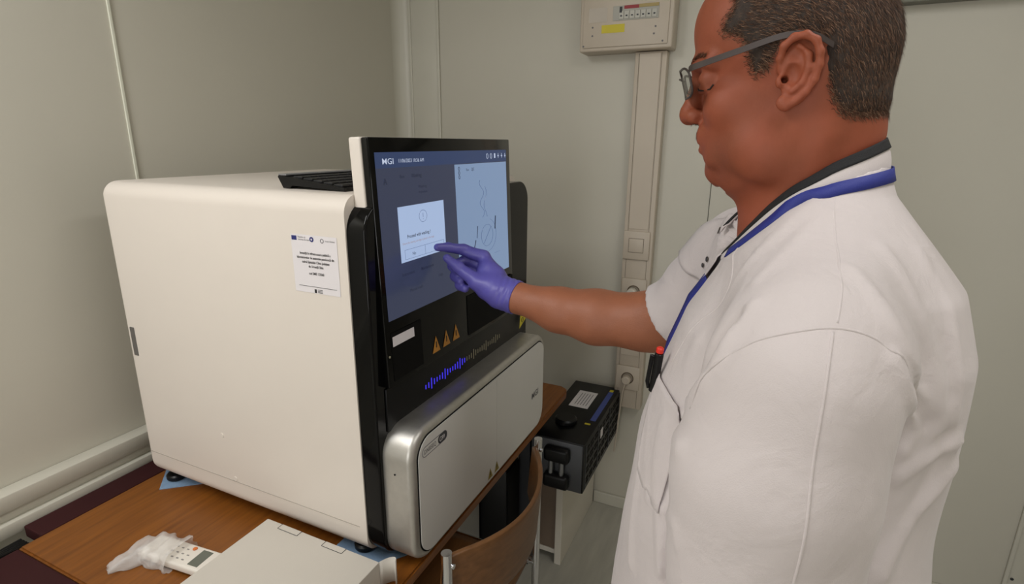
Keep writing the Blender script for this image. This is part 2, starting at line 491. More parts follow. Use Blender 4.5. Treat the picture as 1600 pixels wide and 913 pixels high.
for k in range(6):
    a = .80 + k * .037
    c0 = ST(a, .955)
    if k in (0, 1):
        mb.tube([c0(.004 * math.cos(q), .006 * math.sin(q)) for q in np.linspace(0, 2 * math.pi, 13)], .0005, 4, False)
    elif k == 2:
        mb.add([c0(-.003, -.005), c0(.004, -.005), c0(.004, .006), c0(-.003, .006)], [(0, 1, 2, 3)])
    else:
        mb.add([c0(-.004, -.001), c0(.004, -.001), c0(.004, .001), c0(-.004, .001)], [(0, 1, 2, 3)])
        mb.add([c0(-.001, -.005), c0(.001, -.005), c0(.001, .006), c0(-.001, .006)], [(0, 1, 2, 3)])
mb.build('header_icons', SW, mon)
mb = MB()
for s_, z_, a_, b_, bo in (('Run', .009, .13, .845, 0), ('Washing', .0095, .20, .845, .012), ('Washing', .008, .24, .775, 0), ('in process', .007, .24, .742, 0), ('A', .016, .035, .815, 0),
                           ('Instrument', .009, .10, .245, 0), ('Maintenance', .009, .22, .245, .01), ('Manual wash', .0085, .14, .13, 0), ('Logs', .0085, .34, .16, 0)):
    mb = MB(); text(mb, s_, z_, ST(a_, b_), bold=bo); mb.build('screen_text', SD, mon)
mb = MB(); text(mb, 'Proceed with washing ?', .0092, ST(.145, .475), bold=.012, sx=.92); mb.build('dialog_text', SD, mon)
mb = MB(); text(mb, 'No', .009, ST(.17, .362)); mb.build('dialog_text', SD, mon)
mb = MB(); text(mb, 'Yes', .009, ST(.32, .362)); mb.build('dialog_text', SD, mon)
mb = MB(); text(mb, 'Ensure the cleaning cartridge is placed in the stage', .0060, ST(.115, .440), sx=.88); mb.build('dialog_note', SO, mon)
mb = MB()
for q0, q1 in (((.125, .405), (.39, .405)), ((.125, .345), (.39, .345)), ((.125, .345), (.125, .405)), ((.255, .345), (.255, .405)), ((.39, .345), (.39, .405))):
    mb.tube([ST(*q0)(0, 0), ST(*q1)(0, 0)], .0004, 4)
mb.build('dialog_buttons', SL, mon)
mb = MB(); c0 = ST(.255, .595)
mb.tube([c0(.0135 * math.cos(q), .0115 * math.sin(q)) for q in np.linspace(0, 2 * math.pi, 25)], .0005, 4, False); mb.tube([c0(0, .006), c0(0, -.002)], .0006, 4); mb.tube([c0(0, -.005), c0(0, -.006)], .0007, 4)
mb.build('dialog_icon', SL, mon)
mb = MB(); c0 = ST(.77, .34)
mb.tube([c0(.030 * math.cos(q), .026 * math.sin(q)) for q in np.linspace(0, 2 * math.pi, 33)], .0005, 4, False)
mb.tube([c0(.048 * math.cos(q), .040 * math.sin(q)) for q in np.linspace(-2.2, 1.2, 25)], .0004, 4, False)
mb.tube([c0(-.018, -.018), c0(.020, .018)], .0006, 4)
mb.tube([c0(-.020 + .010 * math.sin(q * 1.7), .045 + q * .0125) for q in np.linspace(0, 7, 29)], .0005, 4)
mb.tube([c0(-.004 + .007 * math.cos(q * 1.3), .045 + q * .012) for q in np.linspace(0, 6, 25)], .0005, 4)
mb.build('instrument_drawing', mat_screen('screen_sketch_ink', (80, 98, 134)), mon)
for q0, q1, w_ in (((-.075, -.038), (-.058, -.004), .0012), ((-.066, -.020), (-.052, -.028), .0010), ((.042, .01), (.047, .042), .0013), ((-.052, .0), (-.046, .028), .0007)):
    mb = MB(); mb.tube([c0(*q0), c0(*q1)], w_, 5); mb.build('sketch_arrow', SD, mon)
mb = MB(); text(mb, 'Run', .008, ST(.60, .855)); mb.build('panel_text', SD, mon)
mb = MB(); text(mb, 'QC', .009, ST(.645, .855), bold=.01); mb.build('panel_text', SD, mon)
for k in range(3):
    c1 = ST(.54, .875 - .03 * k); mb = MB(); mb.tube([c1(.003 * math.cos(q), .004 * math.sin(q)) for q in np.linspace(0, 2 * math.pi, 9)], .0006, 4, False); mb.build('panel_icon', SD, mon)
mb = MB(); mb.tube([ST(.84, .175)(0, 0), ST(.90, .175)(0, 0)], .0005, 4); mb.build('panel_rule', SL, mon)
# recesses of the glass below the screen
for a0, a1, v0, v1 in ((.775, .872, .010, .105), (1.060, 1.310, .010, .105)):
    MB().box(a0, a1, -.0008, .001, v0, v1, T=MTT).build('tinted_window', BLACKM, mon)
mb = MB().box(.778, .846, -.0016, -.0008, .078, .097, T=MTT); mb.build('white_strip_bar', PAPER, mon)  # flat white bar on the dark rectangle
for k, cx in enumerate((.922, .963, 1.004)):
    mb = MB(); tri(mb, cx, .018 + .0008 * k, .030, .036, 0, lambda p: MT(p.x, p.z, .0006)); o = mb.build('warning_sticker', ORANGE, mon)
    mb = MB(); mb.box(cx - .0015, cx + .0015, -.0012, -.0007, .028, .041, T=MTT); mb.build('warning_symbol', INK, o)
mb = MB(); mb.cyl(MT(.766, .062, .0), (0, -cA, sA), .0022, .001, 12); mb.build('indicator_dot', LEDOFF, mon)
# yellow sticker right of the ledge
mb = MB(); mb.add([(1.365, .6052, 1.030), (1.422, .6052, 1.054), (1.372, .6052, 1.072)], [(0, 1, 2)]); o = mb.build('warning_sticker', YELLOW, mc)
mb = MB(); mb.tube([(1.386 + .007 * math.cos(q), .6046, 1.052 + .007 * math.sin(q)) for q in np.linspace(0, 2 * math.pi, 13)], .0008, 4, False); mb.build('warning_symbol', INK, o)

# drawer ---------------------------------------------------------------
mb = MB(); rr_solid(mb, .744, 1.428, .720, 1.014, .055, .548, .616, .014, 0, 12, 6)
dr = mb.build('silver_drawer_shell', SILVER, mc, smooth=SM)
mb = MB(); rr_solid(mb, .761, 1.412, .733, 1.0000, .044, .5472, .556, 0, 0, 12)
mb.build('drawer_gap', BLACKM, mc)
for a, b in ((.764, 1.0985), (1.0995, 1.409)):
    # two leaves of the front, rounded on the outer side only
    lp = rr_loop(.764, 1.409, .736, .9970, .042, 12)
    lp = [(min(max(x, a), b), z) for x, z in lp]
    vs = [(x, .5452, z) for x, z in lp] + [(x, .553, z) for x, z in lp]; n = len(lp)
    fs = [tuple(reversed(range(n)))] + [(k, (k + 1) % n, n + (k + 1) % n, n + k) for k in range(n)]
    MB().add(vs, fs).build('drawer_front', DOORM, mc)
DT = lambda x0, z0: (lambda a, b: Vector((x0 + a, .5446, z0 + b)))
mb = MB()
def pill(mb, x0, x1, z0, z1, y, t_=.0007):
    lp = rr_loop(x0, x1, z0, z1, (z1 - z0) / 2 - .0001, 6)
    mb.tube([(x, y, z) for x, z in lp], t_, 4, False, closed=True)
pill(mb, .776, .866, .957, .978, .5448)
text(mb, 'DNBSEQ', .0135, DT(.782, .9630), sx=.82); mb.build('badge_lettering', INKG, mc)
mb = MB(); lp = rr_loop(.832, .866, .9575, .9775, .0095, 6); mb.add([(x, .5447, z) for x, z in lp], [tuple(reversed(range(len(lp))))]); o = mb.build('badge_dark_end', DARKGREY, mc)
mb = MB(); text(mb, 'G99', .0145, lambda a, b: Vector((.836 + a, .5441, .9625 + b)), bold=.01, sx=.8); mb.build('badge_number', PAPER, o)
mb = MB(); text(mb, 'MGI', .026, DT(1.322, .838), bold=.02, sx=1.1); mb.build('maker_lettering', INKG, mc)
for k, cx in enumerate((1.062, 1.098)):
    warn(mc, cx, .741, .026, .028, .5445, KHAKI)
MB().cyl((.7437, .588, .930), (-1, 0, 0), .0018, .001, 8).build('sensor_hole', BLACKM, mc)

# blue cloths under the feet
def cloth(pts, label):
    n = len(pts); vs = [(x, y, TZ + .0022) for x, y in pts] + [(x, y, TZ + .0004) for x, y in pts]
    mb = MB(); mb.add(vs, [tuple(range(n)), tuple(reversed(range(n, 2 * n)))] + [(k, n + k, n + (k + 1) % n, (k + 1) % n) for k in range(n)])
    return mb.build('blue_cloth', BLUECLOTH, origin=(pts[0][0], pts[0][1], TZ), label=label, cat='cloth', group='blue cloths under the machine feet')
cloth([(.712, 1.298), (.775, 1.224), (.84, 1.22), (.85, 1.37), (.778, 1.368)], 'pale blue cloth under the rear left foot of the white machine')
cloth([(.730, .71), (.742, .640), (.80, .60), (.86, .66), (.84, .76), (.745, .76)], 'pale blue cloth under the front left foot of the white machine')

# keyboard -------------------------------------------------------------
kb = empty('computer_keyboard', (1.0, .775, 1.460), 'slim black keyboard lying on top of the white machine behind the monitor', 'keyboard')
K0, K1, KF, KR = .786, 1.215, .700, .862
mb = MB()
prof = [(KF, 1.4610), (KR - .035, 1.4665), (KR - .028, 1.4610), (KR - .012, 1.4610), (KR, 1.482), (KR - .003, 1.4855), (KF, 1.4665)]
n = len(prof)
vs = [(K0 + (.0 if i not in (5,) else .0), y, z) for i, (y, z) in enumerate(prof)] + [(K1, y, z) for y, z in prof]
mb.add(vs, [tuple(range(n)), tuple(reversed(range(n, 2 * n)))] + [(k, n + k, n + (k + 1) % n, (k + 1) % n) for k in range(n)])
mb.build('case', BLACKP, kb)
mb = MB().box(K0, K1, KR - .022, KR - .002, 1.4845, 1.4875, .001); mb.build('rear_strip', mat('grey_strip', (120, 120, 122), 0.4), kb)
KEY = mat('dark_key_caps', (34, 34, 36), 0.45)
sl = (1.4855 - 1.4665) / (KR - KF)
kk = 0
for r_ in range(5):
    y0 = KF + .010 + r_ * .0245; x = K0 + .008
    while x < K1 - .012:
        w = .0215 if not (r_ == 0 and .88 < x < .98) else .105
        w = min(w, K1 - .006 - x)
        z = 1.4665 + sl * (y0 + .011 - KF)
        MB().box(x, x + w - .003, y0, y0 + .0215, z - .001, z + .0032, .0008, 1).build('key', KEY, kb)
        kk += 1; x += w
print('keys', kk)

# carton ---------------------------------------------------------------
ct = empty('white_carton', (.62, .74, TZ), 'flat white cardboard box with lid slots beside the machine in the foreground', 'box')
CARD = mat('white_card', (196, 190, 180), 0.62, var=0.01, bump=0.05, bscale=400)
mb = MB().box(.497, .697, .60, .897, TZ + .001, TZ + .061, .0012); mb.build('carton_body', CARD, ct)
for (y0, y1) in ((.800, .853), (.682, .733)):
    mb = MB().box(.683, .6965, y0, y1, TZ + .0600, TZ + .0616, .0003); o = mb.build('lid_tab', CARD, ct)
    mb = MB()
    mb.box(.6822, .6830, y0, y1, TZ + .0614, TZ + .0619); mb.box(.683, .6968, y0 - .001, y0, TZ + .0614, TZ + .0619); mb.box(.683, .6968, y1, y1 + .001, TZ + .0614, TZ + .0619)
    mb.build('slot', DARKGREY, o)
# curved side flap at the near right end
mb = MB(); vs = []; fs = []
for i in range(9):
    a = i / 8 * 2.4
    for z in (TZ + .003, TZ + .060):
        vs.append((.697 + .030 * math.sin(a) * .8, .600 - .030 * (1 - math.cos(a)) * .35 + .0 * a - .008 * math.sin(a), z))
for i in range(8): fs.append((2 * i, 2 * i + 2, 2 * i + 3, 2 * i + 1))
mb.add(vs, fs); o = mb.build('end_flap', CARD, ct, smooth=3.1)
md = o.modifiers.new('t', 'SOLIDIFY'); md.thickness = .0015

# remote control -------------------------------------------------------
RTm = RT((.577, 1.005, 0), math.radians(-84.2))    # local x along the length (towards the carton)
rm = empty('remote_control', (.577, 1.005, TZ), 'white remote control with grey display and orange button poking out of a plastic bag', 'remote control')
mb = MB().box(-.100, .098, -.0285, .0285, TZ + .006, TZ + .024, .005, 3, T=RTm); mb.build('remote_body', mat('white_remote_plastic', (222, 216, 206), 0.4), rm, smooth=SM)
mb = MB().box(.029, .055, -.021, .021, TZ + .0238, TZ + .0246, .0005, 1, T=RTm); mb.build('display', mat('grey_lcd', (98, 102, 92), 0.25), rm)
mb = MB().cyl(RTm(Vector((.009, .017, TZ + .0235))), (0, 0, 1), .0048, .003, 18, .001); mb.build('orange_button', mat('orange_rubber', (206, 112, 50), 0.5), rm, smooth=SM)
BTN = mat('grey_button_marks', (140, 136, 132), 0.5)
for i in range(4):
    for j in range(3):
        mb = MB().box(-.035 + .014 * i, -.029 + .014 * i, -.016 + .013 * j, -.013 + .013 * j, TZ + .0238, TZ + .0247, .0004, 1, T=RTm)
        if not (i == 3 and j == 2): mb.build('button', BTN, rm)
# bag: crumpled translucent sleeve around the rear half
PLASTIC = bpy.data.materials.new('translucent_plastic_film'); PLASTIC.use_nodes = True
nt = PLASTIC.node_tree; N = nt.nodes; L = nt.links; N.clear()
out = N.new('ShaderNodeOutputMaterial'); mx = N.new('ShaderNodeMixShader'); tr = N.new('ShaderNodeBsdfTransparent'); pb = N.new('ShaderNodeBsdfPrincipled')
pb.inputs['Base Color'].default_value = lin((236, 232, 228)); pb.inputs['Roughness'].default_value = .28
mx.inputs[0].default_value = .42
nz = N.new('ShaderNodeTexNoise'); nz.inputs['Scale'].default_value = 40; nz.inputs['Detail'].default_value = 6
bp = N.new('ShaderNodeBump'); bp.inputs['Distance'].default_value = .004; bp.inputs['Strength'].default_value = .6
tc = N.new('ShaderNodeTexCoord'); L.new(tc.outputs['Object'], nz.inputs['Vector']); L.new(nz.outputs['Fac'], bp.inputs['Height']); L.new(bp.outputs[0], pb.inputs['Normal'])
L.new(tr.outputs[0], mx.inputs[1]); L.new(pb.outputs[0], mx.inputs[2]); L.new(mx.outputs[0], out.inputs[0])
rng = np.random.RandomState(3)
mb = MB(); vs = []; fs = []
nl, nr = 26, 30
ph = rng.rand(12) * 6.28
for i in range(nl):
    f_ = i / (nl - 1)
    xl = -.135 + f_ * .122
    flat = min(1.0, f_ / .35)
    sh = -.038 * max(0, 1 - f_ / .45); wy = .041 + .005 * math.sin(5 * f_ + 1) ; hz = .0045 + .0235 * flat ** .7 + .003 * math.sin(9 * f_)
    if f_ < .12: wy *= .80 + 1.6 * f_
    for k in range(nr):
        a = 2 * math.pi * k / nr
        ca, sa = math.cos(a), math.sin(a)
        yy = wy * math.copysign(abs(ca) ** .7, ca); zz = hz * (math.copysign(abs(sa) ** .8, sa))
        zz = max(zz, -.3 * hz)
        cr_ = .0026 * (math.sin(14 * f_ + 5 * ca + ph[0]) + math.sin(23 * f_ - 7 * sa + ph[1]) + .7 * math.sin(31 * f_ + 11 * ca + ph[2]))
        p = RTm(Vector((xl + cr_ * .8 * (f_ > .9), yy + sh + cr_ * ca, TZ + .001 + .3 * hz + max(zz + cr_ * max(sa, 0) * 1.2, -.3 * hz))))
        vs.append(p)
for i in range(nl - 1):
    for k in range(nr): fs.append((i * nr + k, i * nr + (k + 1) % nr, (i + 1) * nr + (k + 1) % nr, (i + 1) * nr + k))
fs.append(tuple(reversed(range(nr))))
mb.add(vs, fs); mb.build('plastic_bag', PLASTIC, origin=(.53, 1.04, TZ), smooth=3.1, label='crumpled clear plastic bag wrapped around the remote control on the table', cat='plastic bag')

# chair ----------------------------------------------------------------
ch = empty('chair', (.95, .60, 0), 'chrome tube chair with curved plywood back tucked under the table', 'chair')
PX = (.722, 1.172); PY = .462; ZT = .812
for x, s_ in ((PX[0], -1), (PX[1], 1)):
    mb = MB(); mb.tube([(x, PY, ZT), (x, PY, .60), (x, PY, .012)], .0105, 14)
    mb.cyl((x, PY, ZT), (0, 0, 1), .0105, .002, 14)
    mb.tube([(x, PY + .40, .015), (x, PY + .37, .44)], .0105, 14)
    mb.tube([(x, PY - .02, .011), (x, PY + .42, .011)], .0105, 14); mb.tube([(x, PY, .435), (x, PY + .38, .435)], .0105, 14)
    mb.build('chrome_frame', CHROME, ch, smooth=SM)
# back shell: arc between posts bulging away from the sitter (-Y)
vs = []; fs = []; nu, nv = 24, 8
for j in range(nv + 1):
    v = j / nv
    for i in range(nu + 1):
        u = -1 + 2 * i / nu
        x = (PX[0] + PX[1]) / 2 + u * (PX[1] - PX[0] - .004) / 2
        y = PY + .017 - .085 * (1 - u * u)
        top = .802 - .012 * (1 - u * u) - .012 * max(0, abs(u) - .9) / .1
        bot = .640 + .012 * max(0, abs(u) - .9) / .1
        vs.append((x, y + (v - .5) * -.012, bot + v * (top - bot)))
for j in range(nv):
    for i in range(nu): a = j * (nu + 1) + i; fs.append((a, a + 1, a + nu + 2, a + nu + 1))
o = MB().add(vs, fs).build('backrest', WOODC, ch, smooth=3.1)
md = o.modifiers.new('t', 'SOLIDIFY'); md.thickness = .011; md.offset = 0
md = o.modifiers.new('b', 'BEVEL'); md.width = .003; md.segments = 2
for x in (PX[0] + .004, PX[1] - .004):
    MB().cyl((x, PY - .0135, .785), (0, 1, 0), .005, .022, 12).build('screw', CHROME, ch, smooth=SM)
vs = []; fs = []
for j in range(13):
    v = j / 12
    for i in range(17):
        u = -1 + 2 * i / 16
        x = (PX[0] + PX[1]) / 2 + u * (PX[1] - PX[0] - .03) / 2 * (1 - .04 * v)
        vs.append((x, PY + .015 + v * .39, .452 - .016 * (1 - u * u) * (1 - .5 * v) - .03 * max(0, v - .85) / .15))
for j in range(12):
    for i in range(16): a = j * 17 + i; fs.append((a, a + 1, a + 18, a + 17))
o = MB().add(vs, fs).build('seat', WOODC, ch, smooth=3.1)
md = o.modifiers.new('t', 'SOLIDIFY'); md.thickness = .012; md.offset = 0

# white low cabinet with black rack unit on it --------------------------
cb = empty('low_cabinet', (1.87, .72, 0), 'narrow white low cabinet under the black rack unit by the back wall', 'cabinet')
MB().box(1.648, 2.072, .549, .575, 0, .384, .003).build('side_panel', WHITE2, cb)
MB().box(1.648, 2.072, .86, .885, 0, .384, .003).build('side_panel', WHITE2, cb)
MB().box(1.648, 2.072, .549, .885, .362, .386, .003).build('cabinet_top', WHITE2, cb)
MB().box(2.052, 2.072, .575, .86, .0, .362, .001).build('rear_panel', WHITE2, cb)
MB().box(1.665, 2.052, .575, .86, .03, .05, .002).build('shelf', WHITE2, cb)
MB().box(1.668, 1.680, .577, .858, .05, .358, .002).build('recess_panel', mat('taupe_recess_reflection', (120, 104, 90), 0.35), cb)  # brown colour paints in the reflection and shade of the cabinet's open side
rk = empty('black_rack_unit', (1.83, .55, .387), 'black metal rack unit with side vents and twin handles on the low cabinet', 'equipment box')
bz0, bz1 = .3875, .576
MB().box(1.577, 2.062, .455, .648, bz0, bz1, .003).build('case', BLACKP, rk, smooth=SM)
MB().box(1.571, 1.578, .460, .644, bz0 + .004, bz1 - .004, .002).build('front_plate', mat('grey_front_plate', (84, 86, 90), 0.4, metal=0.4), rk, smooth=SM)
for z in (.430, .530):
    mb = MB().box(1.540, 1.574, .500, .590, z - .027, z + .027, .012, 4); mb.build('black_grip', BLACKP, rk, smooth=SM)
for y in (.527, .565):
    MB().cyl((1.556, y, .452), (0, 0, 1), .009, .056, 14).build('metal_post', mat('dull_metal', (150, 152, 156), 0.3, metal=0.9), rk, smooth=SM)
mb = MB()
for i in range(9):
    for j in range(4):
        x = 1.60 + i * .050; z = bz0 + .022 + j * .040
        mb.box(x, x + .036, .4538, .4552, z, z + .008); mb.box(x, x + .036, .4538, .4552, z + .014, z + .022)
mb.build('vent_slots', BLACKM, rk)
mb = MB()
for x in (1.592, 1.742, 1.892, 2.042): mb.box(x, x + .008, .4525, .4552, bz0 + .01, bz1 - .01, .001)
mb.build('vent_ribs', DARKGREY, rk)
o = MB().box(1.83, 1.975, .525, .600, bz1, bz1 + .0008).build('white_label', PAPER, rk)
mb = MB()
for k in range(5): mb.box(1.85, 1.955, .537 + .011 * k, .5395 + .011 * k, bz1 + .0008, bz1 + .0012)
mb.build('printed_lines', INKG, o)
MB().box(1.75, 2.01, .470, .490, bz1, bz1 + .0010).build('blue_strip', BLUEP, rk)
MB().box(2.01, 2.03, .474, .489, bz1, bz1 + .0010).build('yellow_mark', YELLOW, rk)
MB().box(1.715, 1.725, .480, .500, bz1, bz1 + .0010).build('yellow_mark', YELLOW, rk)
MB().box(1.77, 1.80, .4528, .4535, .50, .535).build('small_white_label', PAPER, rk)
MB().cyl((1.70, .565, bz1), (0, 0, 1), .040, .022, 26, .006).build('round_knob', BLACKP, rk, smooth=SM)
# things in the dark under the table
MB().box(1.335, 1.475, .80, .98, 0, .47, .004).build('waste_box', mat('grey_box_card', (150, 148, 144), 0.6), origin=(1.4, .89, 0), label='pale grey upright box standing in the dark under the table', cat='box')
t = empty('computer_tower', (1.54, .86, 0), 'black computer tower under the right end of the table', 'computer')
MB().box(1.485, 1.590, .70, 1.10, .006, .46, .006, 2).build('case', BLACKP, t, smooth=SM)
MB().box(1.490, 1.585, .694, .702, .012, .455, .003, 2).build('front_panel', BLACKM, t, smooth=SM)
# black adapter behind the machine on the table end
t = MB().box(1.46, 1.62, .66, .74, TZ + .0005, TZ + .042, .012, 4)
t.tube([(1.60, .70, TZ + .02), (1.66, .71, TZ + .012), (1.69, .80, TZ + .008), (1.68, 1.0, TZ + .006)], .005, 8)
t.build('power_adapter', BLACKP, origin=(1.54, .70, TZ), smooth=SM, label='black power adapter on the right end of the table behind the machine', cat='adapter')

# breaker box ----------------------------------------------------------
bk = empty('breaker_box', (2.045, .508, 1.855), 'white fuse box with a strip of breakers high on the back wall', 'fuse box')
BX = 2.0
MB().box(BX, XB, .348, .668, 1.858, 2.13, .006, 3).build('enclosure', IVORY, bk, smooth=SM)
MB().box(BX - .006, BX, .362, .655, 1.870, 2.12, .003, 2).build('cover', IVORY, bk, smooth=SM)
mb = MB().box(BX - .008, BX - .0055, .396, .550, 1.950, 1.996, .001); o = mb.build('breaker_window', mat('pale_breaker_row', (168, 166, 156), 0.4), bk)
for i in range(7):
    MB().box(BX - .0105, BX - .0080, .402 + i * .0185, .418 + i * .0185, 1.954, 1.979, .001).build('breaker', mat('breaker_white', (186, 184, 174), 0.4), o)
    MB().box(BX - .0125, BX - .0100, .407 + i * .0185, .413 + i * .0185, 1.962, 1.966, .0005, 1).build('breaker_toggle', DARKGREY, o)
MB().box(BX - .0095, BX - .0078, .462, .512, 1.985, 1.995).build('red_label_strip', mat('dark_red_label', (150, 42, 50), 0.5), bk)
MB().box(BX - .0095, BX - .0078, .397, .462, 1.986, 1.996).build('ochre_label_strip', mat('ochre_label', (168, 148, 92), 0.5), bk)
MB().box(BX - .0110, BX - .0078, .519, .527, 1.974, 1.992).build('black_switch', BLACKP, bk)
MB().box(BX - .0070, BX - .0058, .508, .588, 1.914, 1.940).build('yellow_label', YELLOW, bk)
mb = MB()
for (y, z) in ((.620, 1.935), (.620, 1.908), (.404, 1.925), (.408, 1.903), (.655 - .004, 1.876), (.378, 1.879)): mb.cyl((BX - .0055, y, z), (-1, 0, 0), .0032, .0015, 10)
mb.build('cover_screws', INKG, bk)
MB().box(BX - .0066, BX - .0058, .57, .635, 1.95, 1.995).build('blank_plate', mat('blank_plate', (186, 176, 162), 0.4), bk)

# trunking -------------------------------------------------------------
tk = empty('wall_trunking', (2.07, .425, .505), 'vertical ivory cable trunking running down the back wall below the fuse box', 'cable trunking')
TX = 2.045
MB().box(TX, XB, .368, .478, .505, 1.856, .004, 2).build('trunking_body', IVORY, tk, smooth=SM)
mb = MB(); mb.box(TX - .003, TX + .001, .388, .460, 1.24, 1.850, .001); mb.box(TX - .003, TX + .001, .388, .460, .735, 1.035, .001)
mb.build('trunking_cover', IVORY, tk)
mb = MB(); mb.box(TX - .0008, TX, .3845, .386, .51, 1.85); mb.box(TX - .0008, TX, .4625, .464, .51, 1.85); mb.build('cover_groove', mat('groove_shadow_tone', (128, 118, 104), 0.7), tk)
sw = empty('light_switch', (TX, .424, 1.13), 'square ivory light switch on the vertical wall trunking', 'light switch')
MB().box(TX - .010, TX - .0008, .378, .476, 1.125, 1.232, .003, 2).build('plate', IVORY, sw, smooth=SM)
mb = MB().box(TX - .0108, TX - .0100, .3985, .4555, 1.152, 1.206); mb.build('rocker_gap', mat('groove_shadow_tone', (128, 118, 104), 0.7), sw)
MB().box(TX - .0135, TX - .0105, .400, .454, 1.1535, 1.2045, .0015).build('rocker', IVORY, sw, smooth=SM)
def socket(zc, label, plugged):
    so = empty('wall_socket', (TX, .424, zc - .05), label, 'socket', 'sockets in the wall trunking')
    MB().box(TX - .009, TX - .0008, .378, .472, zc - .050, zc + .050, .003, 2).build('plate', IVORY, so, smooth=SM)
    mb = MB(); mb.tube([(TX - .0095, .425 + .023 * math.cos(q), zc + .023 * math.sin(q)) for q in np.linspace(0, 2 * math.pi, 25)[:-1]], .002, 6, False, closed=True)
    mb.build('socket_rim', mat('brownish_rim', (96, 80, 60), 0.5), so, smooth=SM)
    MB().cyl((TX - .0085, .425, zc), (-1, 0, 0), .021, .001, 24).build('socket_well', mat('socket_well', (150, 140, 126), 0.6), so)
    return so
socket(1.000, 'upper wall socket in the trunking just above the outstretched forearm', True)
socket(.640, 'lower wall socket in the trunking just above the black rack unit', True)
pl = empty('power_plug', (TX - .02, .428, .985), 'white round plug with a black cord in the upper wall socket', 'plug')
MB().cyl((TX - .0105, .428, .998), (-1, 0, 0), .0185, .028, 20, .004).build('plug_body', WHITE2, pl, smooth=SM)
MB().tube([(TX - .038, .428, .998), (TX - .045, .36, .996), (TX - .022, .30, .985), (XB - .012, .25, .95), (XB - .008, .225, .88), (XB - .008, .215, .75), (XB - .016, .212, .40), (XB - .018, .212, .06)], .0052, 8).build('cord', BLACKP, pl, smooth=SM)
MB().cyl((TX - .0105, .427, .637), (-1, 0, 0), .0175, .026, 20, .004).tube([(TX - .03, .427, .63), (TX - .034, .434, .60), (TX - .02, .44, .575), (TX - .012, .45, .45), (TX - .01, .46, .3)], .0035, 8).build('power_plug', IVORY, origin=(TX - .02, .427, .61), smooth=SM, label='ivory plug with pale cord in the lower wall socket', cat='plug')

# ==================================================================
# person: signed-distance modelling polygonised with surface nets
# ==================================================================
def nrm(a): return np.sqrt((a * a).sum(-1))

def ell(c, r, rot=None):
    c = np.array(c, np.float32); r = np.array(r, np.float32)
    Rm = None if rot is None else np.array(rot.to_3x3() if hasattr(rot, 'to_3x3') else rot, np.float32)
    def f(P):
        q = P - c
        if Rm is not None: q = q @ Rm
        k0 = nrm(q / r); k1 = nrm(q / (r * r)) + 1e-9
        return k0 * (k0 - 1.0) / k1
    return (f, c, float(max(r)))

def cone(a, b, ra, rb):
    a = np.array(a, np.float32); b = np.array(b, np.float32)
    ab = b - a; L2 = float(ab @ ab) + 1e-12
    def f(P):
        h = np.clip(((P - a) @ ab) / L2, 0, 1)
        return nrm(P - a - h[..., None] * ab) - (ra + (rb - ra) * h)
    return (f, (a + b) / 2, float(np.sqrt(L2) / 2 + max(ra, rb)))

def chain(pts, rs):
    return [cone(pts[i], pts[i + 1], rs[i], rs[i + 1]) for i in range(len(pts) - 1)]

def sph(c, r):
    c = np.array(c, np.float32)
    return (lambda P: nrm(P - c) - r, c, r)

class Field:
    def __init__(s): s.ops = []; s.post = []
    def add(s, prim, k=.01): s.ops.append(('u', prim, k)); return s
    def addall(s, prims, k=.01):
        for p in prims: s.add(p, k)
        return s
    def sub(s, prim, k=.005): s.ops.append(('s', prim, k)); return s
    def inter(s, fn): s.ops.append(('i', (fn, None, 1e9), 0.0)); return s
    def disp(s, fn): s.ops.append(('d', (fn, None, 1e9), 0.0)); return s
    def __call__(s, P):
        P = np.asarray(P, np.float32)
        d = np.full(P.shape[0], 0.5, np.float32)
        for op, (fn, c, rad), k in s.ops:
            if op in 'us' and c is not None:
                m = nrm(P - c) < rad + 4 * k + .03
                if not m.any(): continue
                e = fn(P[m]); dm = d[m]
                if op == 'u':
                    h = np.clip(.5 + .5 * (dm - e) / k, 0, 1); d[m] = dm + (e - dm) * h - k * h * (1 - h)
                else:
                    e = -e; h = np.clip(.5 - .5 * (dm - e) / k, 0, 1); d[m] = dm + (e - dm) * h + k * h * (1 - h)
            elif op == 'u':
                e = fn(P); h = np.clip(.5 + .5 * (d - e) / k, 0, 1); d = d + (e - d) * h - k * h * (1 - h)
            elif op == 'i': d = np.maximum(d, fn(P))
            elif op == 'd':
                m = np.abs(d) < .08
                if m.any(): d[m] = d[m] + fn(P[m])
        return d

EDG = [(0, 1), (2, 3), (4, 5), (6, 7), (0, 2), (1, 3), (4, 6), (5, 7), (0, 4), (1, 5), (2, 6), (3, 7)]
COR = np.array([(i & 1, (i >> 1) & 1, (i >> 2) & 1) for i in range(8)])

